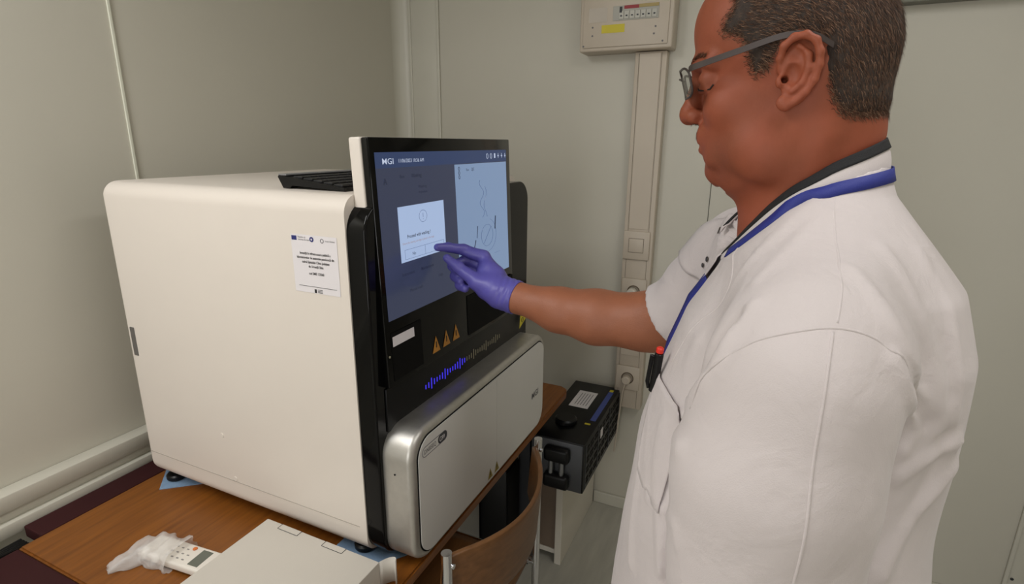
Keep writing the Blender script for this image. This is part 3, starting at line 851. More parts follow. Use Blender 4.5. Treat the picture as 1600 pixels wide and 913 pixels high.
def polygonise(F, lo, hi, h, blk=8):
    lo = np.array(lo, float); hi = np.array(hi, float)
    nb = np.ceil((hi - lo) / (h * blk)).astype(int)
    n = nb * blk + 1
    D = np.full(tuple(n), 1.0, np.float32)
    cb = np.stack(np.meshgrid(*[np.arange(k) for k in nb], indexing='ij'), -1).reshape(-1, 3)
    cc = lo + (cb + .5) * h * blk
    dc = F(cc)
    act = np.abs(dc) < h * blk * 1.15 + .012
    loc = np.stack(np.meshgrid(*[np.arange(blk + 1)] * 3, indexing='ij'), -1).reshape(-1, 3)
    for b, a_, dv in zip(cb, act, dc):
        if not a_:
            sl = tuple(slice(b[i] * blk, b[i] * blk + blk + 1) for i in range(3))
            if dv < 0: D[sl] = np.where(D[sl] == 1.0, -1.0, D[sl])
    ab = cb[act]
    for i0 in range(0, len(ab), 300):
        B = ab[i0:i0 + 300]
        idx = (B[:, None, :] * blk + loc[None]).reshape(-1, 3)
        d = F((lo + idx * h).astype(np.float32))
        D[idx[:, 0], idx[:, 1], idx[:, 2]] = d
    s = D < 0
    cnt = np.zeros(tuple(n - 1), np.int8)
    for c in COR: cnt += s[c[0]:n[0] - 1 + c[0], c[1]:n[1] - 1 + c[1], c[2]:n[2] - 1 + c[2]]
    cells = np.argwhere((cnt > 0) & (cnt < 8))
    cid = np.full(tuple(n - 1), -1, np.int64); cid[cells[:, 0], cells[:, 1], cells[:, 2]] = np.arange(len(cells))
    vals = np.stack([D[cells[:, 0] + c[0], cells[:, 1] + c[1], cells[:, 2] + c[2]] for c in COR], 1)
    acc = np.zeros((len(cells), 3)); num = np.zeros(len(cells))
    for a, b in EDG:
        va, vb = vals[:, a], vals[:, b]
        m = (va < 0) != (vb < 0)
        t = np.where(m, va / np.where(m, va - vb, 1), 0)
        p = COR[a] + t[:, None] * (COR[b] - COR[a])
        acc[m] += p[m]; num[m] += 1
    V = lo + (cells + acc / num[:, None]) * h
    faces = []
    for ax in range(3):
        u, v = (ax + 1) % 3, (ax + 2) % 3
        sl0 = [slice(1, n[i] - 1) for i in range(3)]; sl0[ax] = slice(0, n[ax] - 1)
        sl1 = list(sl0); sl1[ax] = slice(1, n[ax])
        a = s[tuple(sl0)]; b = s[tuple(sl1)]
        e = np.argwhere(a != b); off = np.array([1, 1, 1]); off[ax] = 0
        sa = a[e[:, 0], e[:, 1], e[:, 2]]
        e = e + off
        du = np.eye(3, dtype=int)[u]; dv = np.eye(3, dtype=int)[v]
        q = np.stack([cid[tuple((e - du - dv).T)], cid[tuple((e - dv).T)], cid[tuple(e.T)], cid[tuple((e - du).T)]], 1)
        q[~sa] = q[~sa][:, ::-1]
        faces.append(q)
    Fq = np.concatenate(faces)
    Fq = Fq[(Fq >= 0).all(1)]
    return V, Fq

def np_mesh(name, V, Fq, mats, parent, smooth_iter=0, **kw):
    V = np.asarray(V, float)
    for _ in range(smooth_iter):
        S_ = np.zeros_like(V); c_ = np.zeros(len(V))
        for k in range(4):
            np.add.at(S_, Fq[:, k], V[Fq[:, (k + 1) % 4]]); np.add.at(c_, Fq[:, k], 1)
        V = V + .6 * (S_ / np.maximum(c_, 1)[:, None] - V)
    o0 = ORG[parent.name] if parent else Vector((0, 0, 0))
    me = bpy.data.meshes.new(name)
    me.from_pydata((V - np.array(o0)).tolist(), [], Fq.tolist()); me.update()
    if not isinstance(mats, (list, tuple)): mats = [mats]
    for x in mats: me.materials.append(x)
    me.polygons.foreach_set('use_smooth', [True] * len(me.polygons))
    o = bpy.data.objects.new(name, me); COL.objects.link(o)
    if parent: o.parent = parent
    ORG[o.name] = o0
    return tag(o, **kw)

def grad(F, P, e=.002):
    g = np.stack([F(P + np.eye(3)[i] * e) - F(P - np.eye(3)[i] * e) for i in range(3)], 1)
    return g / (nrm(g)[:, None] + 1e-9)

def snap(F, P, off=0.0, it=6):
    P = np.array(P, float)
    for _ in range(it):
        g = grad(F, P); P = P - g * (F(P) - off)[:, None] * .9
    return P, grad(F, P)

def resample(pts, n):
    pts = np.array(pts, float)
    # Catmull-Rom through the points
    out = []
    P = np.vstack([2 * pts[0] - pts[1], pts, 2 * pts[-1] - pts[-2]])
    for i in range(1, len(P) - 2):
        for t in np.linspace(0, 1, 16, endpoint=False):
            a, b, c, d = P[i - 1], P[i], P[i + 1], P[i + 2]
            out.append(.5 * ((2 * b) + (-a + c) * t + (2 * a - 5 * b + 4 * c - d) * t * t + (-a + 3 * b - 3 * c + d) * t ** 3))
    out.append(pts[-1]); out = np.array(out)
    L_ = np.r_[0, np.cumsum(nrm(np.diff(out, axis=0)))]
    q = np.linspace(0, L_[-1], n)
    return np.stack([np.interp(q, L_, out[:, i]) for i in range(3)], 1)

# materials -------------------------------------------------------------
SKIN = bpy.data.materials.new('tanned_skin'); SKIN.use_nodes = True
nt = SKIN.node_tree; N = nt.nodes; L = nt.links; b = N['Principled BSDF']
b.inputs['Roughness'].default_value = .56; b.inputs['Specular IOR Level'].default_value = .35
b.inputs['Subsurface Weight'].default_value = .06; b.inputs['Subsurface Radius'].default_value = (.010, .004, .002); b.inputs['Subsurface Scale'].default_value = .6
tc = N.new('ShaderNodeTexCoord')
nz = N.new('ShaderNodeTexNoise'); nz.inputs['Scale'].default_value = 22; nz.inputs['Detail'].default_value = 4; L.new(tc.outputs['Object'], nz.inputs['Vector'])
cr = N.new('ShaderNodeValToRGB'); cr.color_ramp.elements[0].position = .32; cr.color_ramp.elements[1].position = .70
cr.color_ramp.elements[0].color = lin((134, 71, 46)); cr.color_ramp.elements[1].color = lin((150, 79, 55))
L.new(nz.outputs['Fac'], cr.inputs[0])
# stubble speckle around mouth and chin: darker by distance from a point at the lips
sep = N.new('ShaderNodeVectorMath'); sep.operation = 'DISTANCE'; L.new(tc.outputs['Object'], sep.inputs[0]); sep.inputs[1].default_value = (0.0, .075, 1.540)
mr = N.new('ShaderNodeMapRange'); mr.inputs[1].default_value = .018; mr.inputs[2].default_value = .048; mr.inputs[3].default_value = .95; mr.inputs[4].default_value = 0
L.new(sep.outputs['Value'], mr.inputs[0])
n2 = N.new('ShaderNodeTexNoise'); n2.inputs['Scale'].default_value = 700; n2.inputs['Detail'].default_value = 2; L.new(tc.outputs['Object'], n2.inputs['Vector'])
mm = N.new('ShaderNodeMath'); mm.operation = 'MULTIPLY'; L.new(mr.outputs[0], mm.inputs[0]); L.new(n2.outputs['Fac'], mm.inputs[1])
mxs = N.new('ShaderNodeMix'); mxs.data_type = 'RGBA'; L.new(mm.outputs[0], mxs.inputs[0]); L.new(cr.outputs[0], mxs.inputs[6]); mxs.inputs[7].default_value = lin((70, 54, 46))
L.new(mxs.outputs[2], b.inputs['Base Color'])
n3 = N.new('ShaderNodeTexNoise'); n3.inputs['Scale'].default_value = 420; n3.inputs['Detail'].default_value = 4; L.new(tc.outputs['Object'], n3.inputs['Vector'])
bp = N.new('ShaderNodeBump'); bp.inputs['Strength'].default_value = .25; bp.inputs['Distance'].default_value = .0008; L.new(n3.outputs['Fac'], bp.inputs['Height']); L.new(bp.outputs[0], b.inputs['Normal'])
ARMSKIN = mat('arm_skin', (152, 93, 65), 0.5, var=.06, nscale=30, bump=.3, bscale=380)
LIP = mat('lip_skin', (150, 92, 78), 0.5, var=.05, nscale=60)
CLOTHW = mat('white_cotton_coat', (200, 191, 190), 0.82, var=.012, nscale=7, bump=.18, bscale=900)
nt = CLOTHW.node_tree; N = nt.nodes; L = nt.links; b = N['Principled BSDF']
b.inputs['Sheen Weight'].default_value = .15
ob_ = [n for n in N if n.type == 'BUMP'][0]
w1 = N.new('ShaderNodeTexNoise'); w1.inputs['Scale'].default_value = 16; w1.inputs['Detail'].default_value = 3; w1.inputs['Distortion'].default_value = 1.2
w2 = N.new('ShaderNodeBump'); w2.inputs['Strength'].default_value = .30; w2.inputs['Distance'].default_value = .010
L.new([n for n in N if n.type == 'TEX_COORD'][0].outputs['Object'], w1.inputs['Vector']); L.new(w1.outputs['Fac'], w2.inputs['Height']); L.new(ob_.outputs[0], w2.inputs['Normal']); L.new(w2.outputs[0], b.inputs['Normal'])
GLOVE = mat('violet_nitrile_glove', (88, 82, 162), 0.42, var=.05, nscale=18, bump=.25, bscale=90)
TROUS = mat('white_trousers', (205, 202, 200), 0.85, var=.02)
HAIRM = bpy.data.materials.new('greying_brown_hair'); HAIRM.use_nodes = True
nt = HAIRM.node_tree; N = nt.nodes; L = nt.links; b = N['Principled BSDF']; b.inputs['Roughness'].default_value = .75; b.inputs['Specular IOR Level'].default_value = .2
gi = N.new('ShaderNodeNewGeometry'); cr = N.new('ShaderNodeValToRGB')
cr.color_ramp.elements[0].color = lin((38, 26, 20)); cr.color_ramp.elements[1].color = lin((138, 110, 90))
e = cr.color_ramp.elements.new(.55); e.color = lin((80, 56, 42)); e = cr.color_ramp.elements.new(.82); e.color = lin((108, 80, 62))
L.new(gi.outputs['Random Per Island'], cr.inputs[0]); L.new(cr.outputs[0], b.inputs['Base Color'])
SCALP = mat('hair_undercoat', (50, 39, 32), 0.8, var=.35, nscale=240, bump=.6, bscale=500, stretch=(1, 1, .5))

MX = .72
man = empty('person', (MX - .02, -.04, 0), 'man in a white coat and violet glove touching the screen, seen in left profile', 'person')
Z3 = lambda x, y, z: (MX + x, y, z)

# ---------------- head -------------------------------------------------
H = Field()
def both(p): return [p(1), p(-1)]
H.add(ell(Z3(0, -.010, 1.648), (.076, .094, .088)), .01)
H.add(ell(Z3(0, .036, 1.676), (.062, .064, .062)), .02)
H.add(ell(Z3(0, .018, 1.578), (.061, .064, .072)), .02)
H.add(ell(Z3(0, .012, 1.540), (.061, .058, .042)), .02)
H.add(ell(Z3(0, -.035, 1.600), (.066, .060, .065)), .02)
for s_ in (1, -1):
    H.add(cone(Z3(.010 * s_, .089, 1.637), Z3(.042 * s_, .073, 1.637), .0105, .009), .012)
    H.add(ell(Z3(.036 * s_, .048, 1.590), (.026, .030, .028)), .014)
    H.add(ell(Z3(.052 * s_, .000, 1.545), (.018, .040, .034)), .02)
    H.sub(ell(Z3(.031 * s_, .099, 1.6195), (.018, .0185, .0115)), .010)
    H.add(sph(Z3(.031 * s_, .0735, 1.6185), .0138), .004)
    H.sub(cone(Z3(.0235 * s_, .0868, 1.6135), Z3(.0385 * s_, .0850, 1.6135), .0016, .0016), .0012)
    H.add(cone(Z3(.020 * s_, .0842, 1.6085), Z3(.042 * s_, .076, 1.610), .0035, .003), .006)
H.add(cone(Z3(0, .0875, 1.630), Z3(0, .0965, 1.590), .0085, .0100), .009)
H.add(sph(Z3(0, .0972, 1.5835), .0122), .006)
for s_ in (1, -1):
    H.add(ell(Z3(.0125 * s_, .0895, 1.5810), (.0075, .0115, .0085)), .005)
    H.sub(sph(Z3(.0072 * s_, .0935, 1.5722), .0036), .002)
    H.sub(cone(Z3(.020 * s_, .082, 1.577), Z3(.028 * s_, .066, 1.552), .0020, .0020), .008)
H.add(cone(Z3(-.018, .0725, 1.560), Z3(.018, .0725, 1.560), .0125, .0125), .010)
H.add(cone(Z3(-.016, .0735, 1.5535), Z3(.016, .0735, 1.5535), .0085, .0085), .006)
H.add(cone(Z3(-.014, .0735, 1.5420), Z3(.014, .0735, 1.5420), .0080, .0080), .006)
H.sub(cone(Z3(-.022, .0800, 1.5470), Z3(0, .0860, 1.5480), .0013, .0013), .003)
H.sub(cone(Z3(.022, .0800, 1.5470), Z3(0, .0860, 1.5480), .0013, .0013), .003)
H.addall([cone(Z3(s_ * .030, .060, 1.560), Z3(s_ * .026, .062, 1.535), .010, .010) for s_ in (1, -1)], .012)
H.sub(cone(Z3(-.015, .0790, 1.5315), Z3(.015, .0790, 1.5315), .0040, .0040), .008)
H.add(ell(Z3(0, .0560, 1.5180), (.022, .0175, .0155)), .010)
H.add(ell(Z3(0, .0240, 1.5110), (.042, .034, .0250)), .014)
H.sub(cone(Z3(-.012, .0505, 1.4985), Z3(.012, .0505, 1.4985), .0030, .0030), .008)
H.add(cone(Z3(0, -.038, 1.585), Z3(0, -.044, 1.42), .059, .064), .018)
H.add(ell(Z3(0, -.070, 1.560), (.045, .036, .045)), .015)
H.add(cone(Z3(0, .000, 1.490), Z3(0, -.010, 1.42), .030, .035), .02)
for s_ in (1, -1):
    H.add(cone(Z3(.050 * s_, -.045, 1.560), Z3(.028 * s_, .002, 1.435), .012, .010), .018)
# ears
EAR = []
for s_ in (1, -1):
    ex = lambda y, z, o=0.0: Z3((.0745 + o) * s_, y, z)
    H.add(ell(ex(-.013, 1.619, .002), (.0055, .0165, .031)), .004)
    hel = [(.004, 1.621, .000), (.0055, 1.632, .004), (.003, 1.643, .0075), (-.005, 1.6505, .009), (-.0155, 1.6520, .010), (-.0245, 1.6465, .0105), (-.0292, 1.636, .0105), (-.0300, 1.624, .010), (-.0275, 1.611, .0085), (-.0215, 1.600, .0070), (-.013, 1.5915, .0050), (-.0055, 1.5875, .0035)]
    H.addall(chain([ex(a, c, o) for a, c, o in hel], [.0032] * 2 + [.0037] * (len(hel) - 3) + [.0052]), .0025)
    ant = [(-.010, 1.643, .006), (-.0195, 1.634, .0075), (-.0215, 1.622, .0085), (-.0175, 1.609, .0075), (-.009, 1.601, .0065)]
    H.addall(chain([ex(a, c, o) for a, c, o in ant], [.0022, .0032, .0034, .0034, .0030]), .003)
    H.sub(ell(ex(-.0075, 1.6170, .0075), (.0062, .0078, .0105)), .0025)
    H.sub(ell(ex(-.0090, 1.6340, .0085), (.0040, .0062, .0055)), .0025)
    H.add(ell(ex(.0030, 1.6105, .0040), (.0045, .0042, .0060)), .003)
    H.sub(cone(ex(-.0015, 1.6125, .006), ex(-.0010, 1.6120, -.012), .0036, .0030), .0015)
    H.add(ell(ex(-.0035, 1.5905, .0035), (.0045, .0075, .0075)), .003)
    H.sub(cone(ex(-.034, 1.640, -.001), ex(-.024, 1.598, -.001), .0030, .0030), .004)
H.inter(lambda P: 1.43 - P[:, 2])
Vh, Fh = polygonise(H, (MX - .105, -.135, 1.425), (MX + .105, .120, 1.755), .00165)

# ---------------- arms, torso, legs under the clothes -------------------
B = Field()
elbow = Z3(.233, .185, 1.238)
wrist = (.942, .425, 1.2555)
B.addall(chain([Z3(.190, -.030, 1.370), Z3(.215, .085, 1.290), elbow], [.050, .049, .049]), .02)
B.addall(chain([elbow, (.953, .265, 1.235), (.950, .340, 1.240), wrist, (.948, .445, 1.262)], [.050, .0505, .0420, .0280, .026]), .015)
B.add(ell(Z3(.232, .150, 1.226), (.040, .050, .038)), .02)
B.addall(chain([Z3(-.235, -.050, 1.370), Z3(-.250, -.040, 1.10), Z3(-.245, .010, .86)], [.058, .045, .029]), .02)
B.add(ell(Z3(-.02, -.055, 1.33), (.165, .115, .115)), .03); B.add(ell(Z3(-.02, -.05, 1.10), (.16, .13, .20)), .03); B.add(ell(Z3(-.02, -.05, .92), (.165, .125, .12)), .03)
B.add(cone(Z3(0, -.045, 1.42), Z3(0, -.045, 1.30), .055, .08), .02)
for s_ in (1, -1):
    B.addall(chain([Z3(-.02 + .09 * s_, -.05, .90), Z3(-.02 + .10 * s_, -.03, .49), Z3(-.02 + .10 * s_, -.06, .09)], [.085, .055, .040]), .02)
    B.add(cone(Z3(-.02 + .10 * s_, -.07, .055), Z3(-.02 + .11 * s_, .08, .035), .035, .028), .015)
# relaxed left hand
B.add(ell(Z3(-.243, .030, .800), (.018, .038, .048)), .02)
for k, (dy, ln) in enumerate(((.030, .066), (.010, .074), (-.010, .070), (-.028, .056))):
    a = Z3(-.243, .032 + dy, .768 - abs(k - 1.3) * .004); m_ = (a[0] + .004, a[1] + .012, a[2] - ln * .5); e_ = (a[0] + .018, a[1] + .012, a[2] - ln)
    B.addall(chain([a, m_, e_], [.0095, .0085, .0070]), .004)
B.addall(chain([Z3(-.236, .055, .825), Z3(-.228, .082, .795), Z3(-.222, .086, .765)], [.013, .011, .008]), .006)
B.inter(lambda P: P[:, 2] - 1.436)
Vb, Fb = polygonise(B, (.40, -.25, -.01), (1.03, .50, 1.44), .0050)
V = np.vstack([Vh, Vb]); Fq = np.vstack([Fh, Fb + len(Vh)])
body = np_mesh('body', V, Fq, [SKIN, ARMSKIN], man, 0)
body.data.polygons.foreach_set('material_index', [0] * len(Fh) + [1] * len(Fb))

# eyes, brows, lips
for s_ in (-1, 1):
    c = Vector(Z3(.031 * s_, .0735, 1.6183))
    mb = MB(); bm = bmesh.new(); bmesh.ops.create_uvsphere(bm, u_segments=24, v_segments=16, radius=.0125)
    for v in bm.verts: v.co += c
    mb.bm(bm)
    # keep only the slit between the lids: front lower band
    vs = mb.v; 
    ey = mb.build('eye', mat('eye_white', (190, 176, 164), .25), man, smooth=3.1)
    d_ = Vector((0, .88, -.47)).normalized(); e1_ = Vector((1, 0, 0)); e2_ = d_.cross(e1_)
    iv = [c + (d_ * math.cos(r_ * .45) + (e1_ * math.cos(q) + e2_ * math.sin(q)) * math.sin(r_ * .45)) * .01262 for r_ in (.33, .66, 1.0) for q in np.linspace(0, 2 * math.pi, 21)[:-1]]
    MB().add(iv, [tuple(range(20))] + [(20 * a + k, 20 * a + (k + 1) % 20, 20 * a + 20 + (k + 1) % 20, 20 * a + 20 + k) for a in (0, 1) for k in range(20)]).build('iris', mat('brown_iris', (48, 32, 22), .2), ey)
    mb = MB(); pts = [Vector(Z3((.019 + .0235 * t) * s_, .0868 - .010 * (2 * t - .75) ** 2 * 1.2 - .0012, 1.6120 - .003 * math.sin(math.pi * t))) for t in np.linspace(0, 1, 9)]
    P_, G_ = snap(H, pts, .0006); mb.tube([Vector(p) for p in P_], .0009, 6); mb.build('eyelashes', mat('dark_lashes', (34, 24, 20), .7), man)

# eyebrows as short strands
rs = np.random.RandomState(11)
def strands(F, P0, dirs, length, w, name, mtl, parent, lift=.25, seg=2, jit=.25, **kw):
    P0 = np.asarray(P0, float); n = len(P0)
    G = grad(F, P0)
    d = dirs - (dirs * G).sum(1)[:, None] * G
    d /= nrm(d)[:, None] + 1e-9
    d += rs.randn(n, 3) * jit; d -= (d * G).sum(1)[:, None] * G; d /= nrm(d)[:, None] + 1e-9
    side = np.cross(d, G); Ln = length * (.65 + .7 * rs.rand(n))[:, None]
    li = lift * (.5 + rs.rand(n))[:, None]
    a0 = P0 - side * w / 2; a1 = P0 + side * w / 2
    m_ = P0 + (d + G * li) * Ln * .55; b0 = m_ - side * w * .45; b1 = m_ + side * w * .45
    e_ = P0 + d * Ln + G * li * Ln * .75
    V = np.stack([a0, a1, b1, b0, e_], 1).reshape(-1, 3)
    o0 = np.array(ORG[parent.name]); V = V - o0
    f = []
    for i in range(n):
        k = 5 * i; f.append((k, k + 1, k + 2, k + 3)); f.append((k + 3, k + 2, k + 4))
    me = bpy.data.meshes.new(name); me.from_pydata(V.tolist(), [], f); me.materials.append(mtl); me.update()
    o = bpy.data.objects.new(name, me); COL.objects.link(o); o.parent = parent; ORG[o.name] = ORG[parent.name]
    return tag(o, **kw)
P0 = []
for s_ in (-1, 1):
    t = rs.rand(170)
    for q in t: P0.append(Z3((.013 + .036 * q) * s_, .100 - .016 * q * q, 1.6410 + .0045 * math.sin(q * 2.6) + (rs.rand() - .5) * .006))
P0, _ = snap(H, P0, 0.0)
strands(H, P0, np.stack([np.sign(P0[:, 0] - MX), np.full(len(P0), -.2), np.full(len(P0), .25)], 1), .0060, .0005, 'eyebrows', HAIRM, man, lift=.3)
P0 = np.stack([MX + (rs.rand(420) - .5) * .050, np.full(420, .095), 1.5600 + (rs.rand(420) - .5) * .012], 1)
P0, _ = snap(H, P0, 0.0)
strands(H, P0, np.stack([(P0[:, 0] - MX) * 20, np.zeros(420), np.full(420, -1.)], 1), .0032, .0003, 'moustache_stubble', HAIRM, man, lift=.3)

# ---------------- hair --------------------------------------------------
poly = np.array([(.0275, 1.619), (.034, 1.634), (.0375, 1.648), (.0475, 1.658), (.063, 1.6635), (.0625, 1.672), (.054, 1.688), (.058, 1.705), (.075, 1.722), (.06, 1.80), (-.2, 1.80), (-.2, 1.583), (-.098, 1.583), (-.075, 1.580), (-.057, 1.583), (-.046, 1.598), (-.037, 1.625), (-.0330, 1.650), (-.012, 1.658), (.004, 1.654), (.0085, 1.640), (.015, 1.630)])
def poly_sd(y, z):
    n = len(poly); d = np.full(y.shape, 1e9); ins = np.zeros(y.shape, bool)
    for i in range(n):
        a = poly[i]; b_ = poly[(i + 1) % n]
        ey, ez = b_ - a; wy = y - a[0]; wz = z - a[1]
        t = np.clip((wy * ey + wz * ez) / (ey * ey + ez * ez), 0, 1)
        d = np.minimum(d, (wy - ey * t) ** 2 + (wz - ez * t) ** 2)
        c = ((a[1] > z) != (b_[1] > z)) & (y < (b_[0] - a[0]) * (z - a[1]) / (b_[1] - a[1] + 1e-12) + a[0])
        ins ^= c
    return np.where(ins, -1, 1) * np.sqrt(d)
HC = Field()
HC.ops = [('u', (lambda P: (H(P) - .0003 - .0034 * np.clip(-poly_sd(P[:, 1].astype(float), P[:, 2].astype(float)) / .014, 0, 1)).astype(np.float32), None, 1e9), .0001)]
HC.inter(lambda P: (poly_sd(P[:, 1].astype(float), P[:, 2].astype(float)) + .0015 * np.sin(P[:, 1] * 900) * np.sin(P[:, 2] * 700)).astype(np.float32))
HC.inter(lambda P: -(H(P) + .004))
# keep ears clear of the cap
HC.inter(lambda P: np.where((np.abs(P[:, 0] - MX) > .0800) & (P[:, 1] > -.036) & (P[:, 1] < .012), .01, -1).astype(np.float32))
Vc, Fc = polygonise(HC, (MX - .10, -.135, 1.57), (MX + .10, .11, 1.76), .0024)
hair = np_mesh('hair', Vc, Fc, SCALP, man, 1)
# strands over it
cen = Vc[Fc].mean(1); e1 = Vc[Fc[:, 1]] - Vc[Fc[:, 0]]; e2 = Vc[Fc[:, 3]] - Vc[Fc[:, 0]]
hv = H(cen); ok = hv > .001
pool = Fc[ok]
NS = 36000
pk = pool[rs.randint(0, len(pool), NS)]; uu = rs.rand(NS, 1); vv = rs.rand(NS, 1)
P0 = (Vc[pk[:, 0]] * (1 - uu) + Vc[pk[:, 1]] * uu) * (1 - vv) + (Vc[pk[:, 3]] * (1 - uu) + Vc[pk[:, 2]] * uu) * vv
P0 -= grad(H, P0) * .0015
bk_ = np.clip((.03 - P0[:, 1]) / .10, 0, 1)
dirs = np.stack([(P0[:, 0] - MX) * 2.5, -1.0 + .45 * bk_, -.25 - .95 * bk_], 1)
top = np.clip((P0[:, 2] - 1.68) / .05, 0, 1)[:, None]
dirs = dirs * (1 - top) + np.array([[.15, .55, .25]]) * top
ln = .0100 + .006 * top[:, 0] - .0045 * np.clip((1.63 - P0[:, 2]) / .05, 0, 1)
strands(H, P0, dirs, ln[:, None], .00042, 'hair_strands', HAIRM, hair, lift=.30, jit=.22, kind='stuff')

# loose short hairs feathering the hairline
ch = Vh[Fh].mean(1); sdh = poly_sd(ch[:, 1], ch[:, 2])
okh = (sdh > -.003) & (sdh < .0065) & (H(ch + grad(H, ch) * .012) > .009) & ~((np.abs(ch[:, 0] - MX) > .0785) & (ch[:, 1] > -.034) & (ch[:, 1] < .010))
ph_ = ch[okh]; wts = np.exp(-np.clip(sdh[okh], 0, 1) / .0025); wts /= wts.sum()
P1 = ph_[rs.choice(len(ph_), 5200, p=wts)] + rs.randn(5200, 3) * .0007
P1, _ = snap(H, P1, .0002, 3)
d1 = np.stack([np.zeros(len(P1)), np.full(len(P1), -.7), np.full(len(P1), -.55)], 1)
front = (P1[:, 1] > .02)[:, None]
d1 = np.where(front, np.stack([np.zeros(len(P1)), np.full(len(P1), -.9), np.full(len(P1), .1)], 1), d1)
strands(H, P1, d1, .0055, .00034, 'hairline_strands', HAIRM, hair, lift=.28, jit=.35, kind='stuff')

# ---------------- coat --------------------------------------------------
SEC = np.array([  # z, cx, cy, rx, ry
    (.70, -.020, -.030, .235, .180), (.85, -.020, -.034, .225, .172), (.98, -.020, -.036, .218, .171), (1.10, -.018, -.044, .210, .170),
    (1.20, -.015, -.046, .203, .163), (1.28, -.012, -.053, .198, .155), (1.35, -.010, -.064, .188, .143), (1.41, -.006, -.0740, .165, .1165),
    (1.46, -.002, -.064, .124, .089), (1.50, .0, -.053, .086, .069), (1.545, .0, -.048, .068, .058)])
def torso(P):
    z = P[:, 2]
    cx, cy, rx, ry = [np.interp(z, SEC[:, 0], SEC[:, i]) for i in range(1, 5)]
    q = (np.abs((P[:, 0] - MX - cx) / rx) ** 2.4 + np.abs((P[:, 1] - cy) / ry) ** 2.4) ** (1 / 2.4)
    return np.maximum((q - 1) * np.minimum(rx, ry) * .85, np.maximum(z - 1.535, .70 - z)).astype(np.float32)
Ct = Field()
Ct.ops.append(('u', (torso, None, 1e9), .001))
Ct.add(cone(Z3(-.060, -.058, 1.440), Z3(-.205, -.050, 1.375), .055, .078), .03)
Ct.add(cone(Z3(.060, -.058, 1.440), Z3(.195, -.035, 1.375), .055, .072), .03)
Ct.addall(chain([Z3(-.233, -.040, 1.350), Z3(-.250, -.029, 1.275), Z3(-.255, -.036, 1.10)], [.079, .081, .076]), .013)
Ct.add(cone(Z3(.060, -.004, 1.427), Z3(.140, .020, 1.402), .047, .052), .04)
Ct.add(cone(Z3(.140, .020, 1.402), Z3(.200, .035, 1.375), .052, .060), .03)
Ct.add(cone((.862, .022, 1.404), (.925, .085, 1.322), .050, .060), .03)
Ct.addall(chain([Z3(.200, -.028, 1.362), Z3(.215, .060, 1.305), Z3(.230, .190, 1.225)], [.070, .066, .061]), .022)
CUTN = np.array([.15, .74, -.66]); CUTN /= np.linalg.norm(CUTN)
CUTP = np.array([.943, .135, 1.258])
Ct.inter(lambda P: np.where(P[:, 0] > MX + .12, (P - CUTP) @ CUTN, -1).astype(np.float32))
Ct.inter(lambda P: np.where((P[:, 0] < MX - .150) & (P[:, 2] < 1.2), np.minimum(1.085 - P[:, 2], torso(P) - .004), -1).astype(np.float32))

# folds: ridges (+) and valleys (-) along polylines on the cloth
FOLDS = []
def fold(pts, w, depth):
    FOLDS.append((resample(pts, 26), w, depth))
fold([[0.472, -0.0, 1.423], [0.462, 0.011, 1.406], [0.451, 0.022, 1.38], [0.465, 0.038, 1.339], [0.543, 0.054, 1.276], [0.438, 0.043, 1.299]], 0.0075, 0.0065)   # chest
fold([[0.458, -0.099, 1.399], [0.465, -0.114, 1.369], [0.536, -0.137, 1.318], [0.53, -0.133, 1.292]], 0.006, 0.0075)   # back1
fold([[0.529, -0.134, 1.267], [0.542, -0.152, 1.28], [0.564, -0.174, 1.287], [0.579, -0.185, 1.289]], 0.007, 0.0055)   # back2
fold([[0.584, -0.188, 1.26], [0.55, -0.162, 1.232], [0.534, -0.146, 1.204], [0.518, -0.134, 1.171]], 0.008, 0.006)   # back3
fold([[0.581, -0.1, 1.46], [0.557, -0.127, 1.415], [0.553, -0.147, 1.361], [0.551, -0.159, 1.31]], 0.0085, 0.0035)   # back4
fold([[0.514, -0.069, 1.452], [0.476, -0.094, 1.423], [0.478, -0.117, 1.39], [0.545, -0.148, 1.329]], 0.009, 0.004)   # back5
fold([[0.614, -0.136, 1.451], [0.589, -0.157, 1.411], [0.571, -0.168, 1.358], [0.564, -0.172, 1.312]], 0.008, 0.003)   # back6
fold([[0.618, -0.041, 1.493], [0.585, -0.0, 1.453], [0.573, 0.035, 1.403], [0.57, 0.066, 1.329]], 0.009, 0.0035)   # lapel2
fold([[0.609, -0.052, 1.488], [0.555, -0.022, 1.457], [0.517, 0.001, 1.433]], 0.008, 0.0028)   # lapel3
fold([[0.611, 0.095, 1.288], [0.588, 0.085, 1.288], [0.565, 0.072, 1.286], [0.548, 0.058, 1.285]], 0.002, 0.0022)   # pocket
fold([[0.615, 0.1, 1.265], [0.578, 0.092, 1.21], [0.556, 0.084, 1.167]], 0.0025, 0.0018)   # pside
fold([[0.554, 0.083, 1.164], [0.536, 0.067, 1.164], [0.437, 0.044, 1.228], [0.423, 0.037, 1.215]], 0.006, 0.0035)   # pbot
fold([[0.601, 0.103, 1.203], [0.58, 0.102, 1.137], [0.566, 0.099, 1.057]], 0.0075, 0.004)   # front1
fold([[0.562, 0.076, 1.254], [0.545, 0.071, 1.186], [0.514, 0.055, 1.099]], 0.006, 0.0045)   # front2
